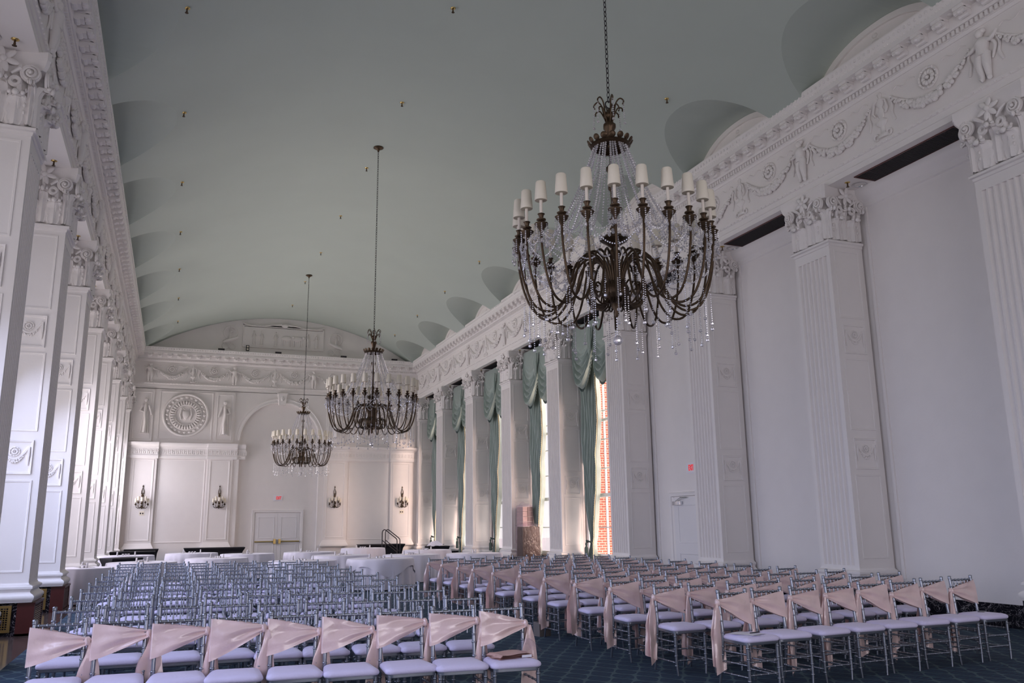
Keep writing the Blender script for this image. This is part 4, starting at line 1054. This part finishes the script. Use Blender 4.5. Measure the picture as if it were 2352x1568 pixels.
# ------------------------------------------------------------------ chairs
def rung(b, p, q, r=.0105, rings=4, n=7):
    P, Q = Vector(p), Vector(q); b.tube([P, Q], r, n)
    for k in range(rings):
        t_ = (k+.5)/rings; c = P.lerp(Q, t_); d = (Q-P).normalized()
        b.tube([c-d*.007, c-d*.004, c+d*.004, c+d*.007], [r, r*1.4, r*1.4, r], n)
REAR = [(.185, .035, 0), (.185, -.015, .22), (.18, -.045, .45), (.178, -.035, .62), (.178, -.012, .80), (.178, 0, .895)]
def chair_meshes():
    m = {}
    for sd, nm in ((-1, 'L'), (1, 'R')):
        b = MB(); P = smooth_path([(sd*x, y, z) for x, y, z in REAR], 3); b.tube(P, [.0125+.004*min(1, p.z/.4) for p in P], 9)
        for z in (.10, .27, .38, .52, .60, .70, .80):
            i = min(range(len(P)), key=lambda q: abs(P[q].z-z)); c = P[i]; b.tube([c-Vector((0, 0, .008)), c-Vector((0, 0, .004)), c+Vector((0, 0, .004)), c+Vector((0, 0, .008))], [.0165, .0205, .0205, .0165], 9)
        b.lathe([(.016, .885), (.021, .895), (.017, .902), (.021, .912), (.018, .922), (0, .926)], 9, Matrix.Translation((sd*.178, 0, 0)))
        m['rear'+nm] = b.mesh('rear_leg', SILVER, 64)
        b = MB(); b.tube([(sd*.175, -.42, 0), (sd*.185, -.415, .12), (sd*.185, -.41, .44)], [.011, .0145, .017], 9)
        for z in (.10, .20, .30, .40): b.tube([(sd*.185, -.413, z-.008), (sd*.185, -.413, z-.004), (sd*.185, -.413, z+.004), (sd*.185, -.413, z+.008)], [.015, .0195, .0195, .015], 9)
        m['front'+nm] = b.mesh('front_leg', SILVER, 64)
    b = MB(); rung(b, (-.178, 0, .875), (.178, 0, .875), .0115, 6); m['top'] = b.mesh('top_rail', SILVER, 64)
    for nm, z, y in (('r1', .695, -.028), ('r2', .585, -.038), ('r3', .485, -.044)):
        b = MB(); rung(b, (-.18, y, z), (.18, y, z), .0105, 5); m[nm] = b.mesh('back_rail', SILVER, 64)
    for k in range(5):
        x = -.12+.06*k; b = MB(); rung(b, (x, -.028, .695), (x, 0, .875), .0075, 2, 6); m['s%d' % k] = b.mesh('spindle', SILVER, 64)
    b = MB()
    def rr(w1, w2, y0, y1, z, e=0):
        pts = []
        for (cx_, cy, a0) in ((w1-.05, y0+.05, -90), (w2-.04, y1-.04, 0), (-(w2-.04), y1-.04, 90), (-(w1-.05), y0+.05, 180)):
            R = .05 if cy < (y0+y1)/2 else .04
            for i in range(5):
                a = radians(a0+22.5*i); pts.append((cx_+(R+e)*cos(a), cy+(R+e)*sin(a), z))
        return pts
    b.loft([rr(.205, .185, -.435, -.03, z, e) for z, e in ((.425, -.004), (.430, 0), (.452, 0), (.456, -.004))]); m['frame'] = b.mesh('seat_frame', SILVER, 30)
    b = MB(); b.loft([rr(.205, .180, -.437, -.05, z, e) for z, e in ((.450, -.004), (.455, .008), (.468, .014), (.484, .010), (.498, -.010), (.507, -.045))]); 
    ctr = [(x*.5, (y+.24)*.5-.24, .516) for x, y, z in rr(.205, .180, -.437, -.05, .5, -.04)]
    b.loft([[(x, y, z) for x, y, z in rr(.205, .180, -.437, -.05, .507, -.045)], ctr], True, False, True); m['cush'] = b.mesh('seat_cushion', SEATF, 70)
    for nm, z in (('f1', .15), ('f2', .27)):
        b = MB(); rung(b, (-.182, -.415, z), (.182, -.415, z), .009, 4); m[nm] = b.mesh('stretcher', SILVER, 64)
    for nm, z in (('b1', .20),):
        b = MB(); rung(b, (-.182, -.01, z), (.182, -.01, z), .009, 4); m[nm] = b.mesh('stretcher', SILVER, 64)
    for sd, nm in ((-1, 'l'), (1, 'r')):
        for j, z in enumerate((.13, .24, .34)):
            b = MB(); rung(b, (sd*.184, -.412, z), (sd*.184, .0-.02*j, z), .009, 4); m['%s%d' % (nm, j)] = b.mesh('stretcher', SILVER, 64)
    return m
CMH = chair_meshes()
KNM = {'rear': 'rear_leg', 'fron': 'front_leg', 'top': 'top_rail', 'fram': 'seat_frame', 'cush': 'seat_cushion'}
def chair_proto():
    t = thing('chiavari_chair', '', 'chair')
    for k, me in CMH.items(): link(me.name.split('.')[0], me, t)
    return t
# satin sashes: s is +1 when tied on the chair's +X post
def sash_meshes(sd, seed):
    r = random.Random(seed); a = -sd; m = []
    zt, zk = r.uniform(.865, .885), r.uniform(.745, .80); zb = r.uniform(.56, .62); jy = r.uniform(-.01, .02)
    def back(zz): return -.05+.05*max(0, min(1, (zz-.45)/.45))   # back plane y at height z
    tie = (sd*.20, zk)
    def f(u, v, side):
        x = a*.198+(tie[0]-a*.198)*u
        e = u**1.15; z0 = zb+(zk-.028-zb)*e; z1 = zt+(zk+.028-zt)*e
        z = z1+(z0-z1)*v
        fold = .009*sin(v*15+seed+2*u)*(u*.9+.2)+.013*sin(v*6+2*seed+4*u)*sin(pi*min(u*1.2, 1))+.004*sin(9*u-6*v+seed)
        y = back(z)+side*(.026+.010*sin(pi*u))+fold*side
        return (x, y, z)
    b = MB(); b.sheet(lambda u, v: f(u, v, -1), 22, 20); b.sheet(lambda u, v: f(u, v, 1), 16, 14)
    def wrap_(u, v):   # rounded turn about the wide-side post
        p = f(0, v, -1); an = pi*u; yy = back(p[2]); return (p[0]+a*.012*sin(an), yy-(p[1]-yy)*-1*cos(an) if False else yy+(p[1]-yy)*cos(an), p[2]+.004*sin(v*60))
    b.sheet(wrap_, 5, 14); m.append(('sash_band', b.mesh('sash_band', PINK, 70)))
    b = MB(); b.ell((sd*.205, back(zk)-.012, zk), (.026, .034, .036), 9, 7); b.torus((sd*.205, back(zk)-.012, zk), .028, .010, (1, 0, .3), 12, 5); m.append(('sash_knot', b.mesh('sash_knot', PINK, 70)))
    for q in range(2):
        L = zk-r.uniform(.06, .20); wd = r.uniform(.070, .098); tw = r.uniform(-.5, .5); dx = sd*(.225+.012*q); lean = r.uniform(-.03, .05)
        def g(u, v):
            ww = wd*(.28+.85*min(1, v*2.2)); z = zk-.01-L*v+(.05*(u-.5)*(1 if q else -1) if v > .97 else 0)
            an = tw*v+.25*q; c = (u-.5)*2*ww; rip = .010*sin(u*9+seed)*min(1, v*3)+.006*sin(v*13+u*5)
            return (dx+c*cos(an)*.9+lean*v*sd+rip, -.02-.03*q+c*sin(an)*.6+rip, z)
        b = MB(); b.sheet(g, 8, 22); m.append(('sash_tail', b.mesh('sash_tail', PINK, 70)))
    return m
SASH = {sd: [sash_meshes(sd, s) for s in (1, 2, 3, 4, 5)] for sd in (-1, 1)}
base = chair_proto(); used_base = False
def place_chair(x, y, rz, label, group):
    global used_base
    if not used_base:
        used_base = True; base.location = (x, y, 0); base.rotation_euler = (0, 0, rz); base['label'] = label; base['group'] = group; return base
    return dup(base, (x, y, 0), rz, label, group)
def colname(k, n):   # k = 0 at the aisle
    if k == 0: return 'at the aisle'
    if k == n-1: return 'at the wall end'
    return '%s from the aisle' % ORD[k]
rnd = random.Random(21)
def place_sash(x, y, rz, sd, label, group):
    t = thing('chair_sash', label, 'sash', (x, y, 0), rz, group)
    for nm, me in rnd.choice(SASH[sd]): link(nm, me, t)
for row in range(11):
    for k in range(9):
        x = -.755+.436*k; f = row/10
        y0 = 7.68+1.195*row; y1 = 7.20+1.13*row; y = y0+(y1-y0)*k/8
        y += rnd.uniform(-.05, .05)*(1 if row else .4); x += rnd.uniform(-.02, .02)*(1 if row else .3)
        rz = rnd.uniform(-.06, .06)+atan2(y1-y0, 3.5)*.4
        cn = colname(8-k, 9); rn = 'front' if row == 0 else (ORD[row] if row < 10 else 'last')
        if row == 0:
            place_chair(x, y, rz, 'silver chair in blush sash, left block front row, '+cn, 'sashed silver chairs in the left front row')
            place_sash(x, y, rz, 1, 'blush satin sash on the left block front row chair '+cn, 'blush sashes in the left front row')
        else:
            place_chair(x, y, rz, 'plain silver chair without sash, left block %s row, %s' % (rn, cn), 'plain silver chairs in the left block')
RXS = [5.41, 5.88, 6.40, 6.93, 7.46, 7.99, 8.49, 9.02]
for row in range(11):
    for k in range(8):
        x = RXS[k]+(0 if row == 0 else -.10+rnd.uniform(-.03, .03)); y = 7.58+1.035*row+.10*(RXS[k]-5.41)+(rnd.uniform(-.05, .05) if row else 0)
        rz = rnd.uniform(-.07, .07)+.02
        cn = colname(k, 8); rn = 'front' if row == 0 else (ORD[row] if row < 10 else 'last')
        place_chair(x, y, rz, 'silver chair in blush sash, right block %s row, %s' % (rn, cn), 'sashed silver chairs in the right block')
        place_sash(x, y, rz, -1, 'blush satin sash on the right block %s row chair %s' % (rn, cn), 'blush sashes in the right block')

for o in COL.objects:
    if o.name.startswith(('crystal_', 'tassel_fringe')) and o.parent is not None and not o.name.startswith('crystal_ball'): o['kind'] = 'stuff'   # hundreds of cut beads
# ------------------------------------------------------------------ small things on chairs and floor
cx9, cy9 = -.755+.436*8, 7.20
t = thing('sash_pack', 'folded stack of spare blush sashes in torn plastic on aisle chair seat', 'folded sashes', (cx9-.02, cy9-.24, .508), .1)
b = MB()
for k in range(4): b.sheet(lambda u, v, k=k: ((u-.5)*(.33-.01*k)+.01*sin(9*v+k), (v-.5)*.24, .006+.011*k+.004*sin(7*u+k)+(-.006*k if u < .02 else 0)), 14, 10)
b.obj('folded_satin', TAN, t, 60)
b = MB(); b.box(.05, .14, -.125, -.12, .01, .03); b.obj('paper_slip', PAPER, t, 0)
b = MB(); b.sheet(lambda u, v: (.10+.16*u, (v-.5)*.22, .04+.10*sin(pi*u)*(.5+.5*sin(pi*v))+.01*sin(22*u+9*v)), 10, 10); b.obj('plastic_bag', FILM, t, 60)
t = thing('paper_sheet', 'loose white papers on the right block front aisle chair', 'paper', (5.41-.03, 7.58-.26, .511), .3)
b = MB(); b.sheet(lambda u, v: ((u-.5)*.21, (v-.5)*.28, .004*sin(3*u)+.002), 6, 6); b.obj('top_sheet', PAPER, t, 60)
b = MB(); M = Matrix.Rotation(.35, 4, 'Z'); b.sheet(lambda u, v: ((u-.5)*.21, (v-.5)*.28, .0005+.001*v), 4, 4, M); b.obj('lower_sheet', PAPER, t, 60)
t = thing('pen', 'black pen lying on the papers of the front aisle chair', 'pen', (5.46, 7.30, .519), .2)
b = MB(); b.tube([(-.07, 0, .002), (.045, 0, .002)], .005, 8); b.obj('barrel', BLACKP, t); b = MB(); b.tube([(.045, 0, .002), (.07, 0, .0015)], [.0055, .004], 8); b.box(.03, .068, -.001, .001, .006, .009); b.obj('cap', BLACKP, t)
t = thing('phone', 'flat black phone on the right block front row wall end seat', 'phone', (9.06, 7.94-.22, .511), .5)
b = MB(); b.loft([[(-.07*k, -.035*k, z), (.07*k, -.035*k, z), (.07*k, .035*k, z), (-.07*k, .035*k, z)] for k, z in ((.96, 0), (1, .002), (1, .008), (.96, .010))]); b.obj('case', BLACKP, t, 0)
b = MB(); b.box(-.062, .062, -.031, .031, .0095, .0105); b.obj('screen', BLACKP, t, 0)
t = thing('storage_box', 'small dark grey box on the floor under a right aisle chair', 'box', (5.15, 11.9, 0), .2)
b = MB(); b.box(-.10, .10, -.08, .08, 0, .20); b.obj('carton', GREY, t, 0); b = MB(); b.box(-.102, .102, -.02, .02, .199, .203); b.obj('tape', BROWNF, t, 0)
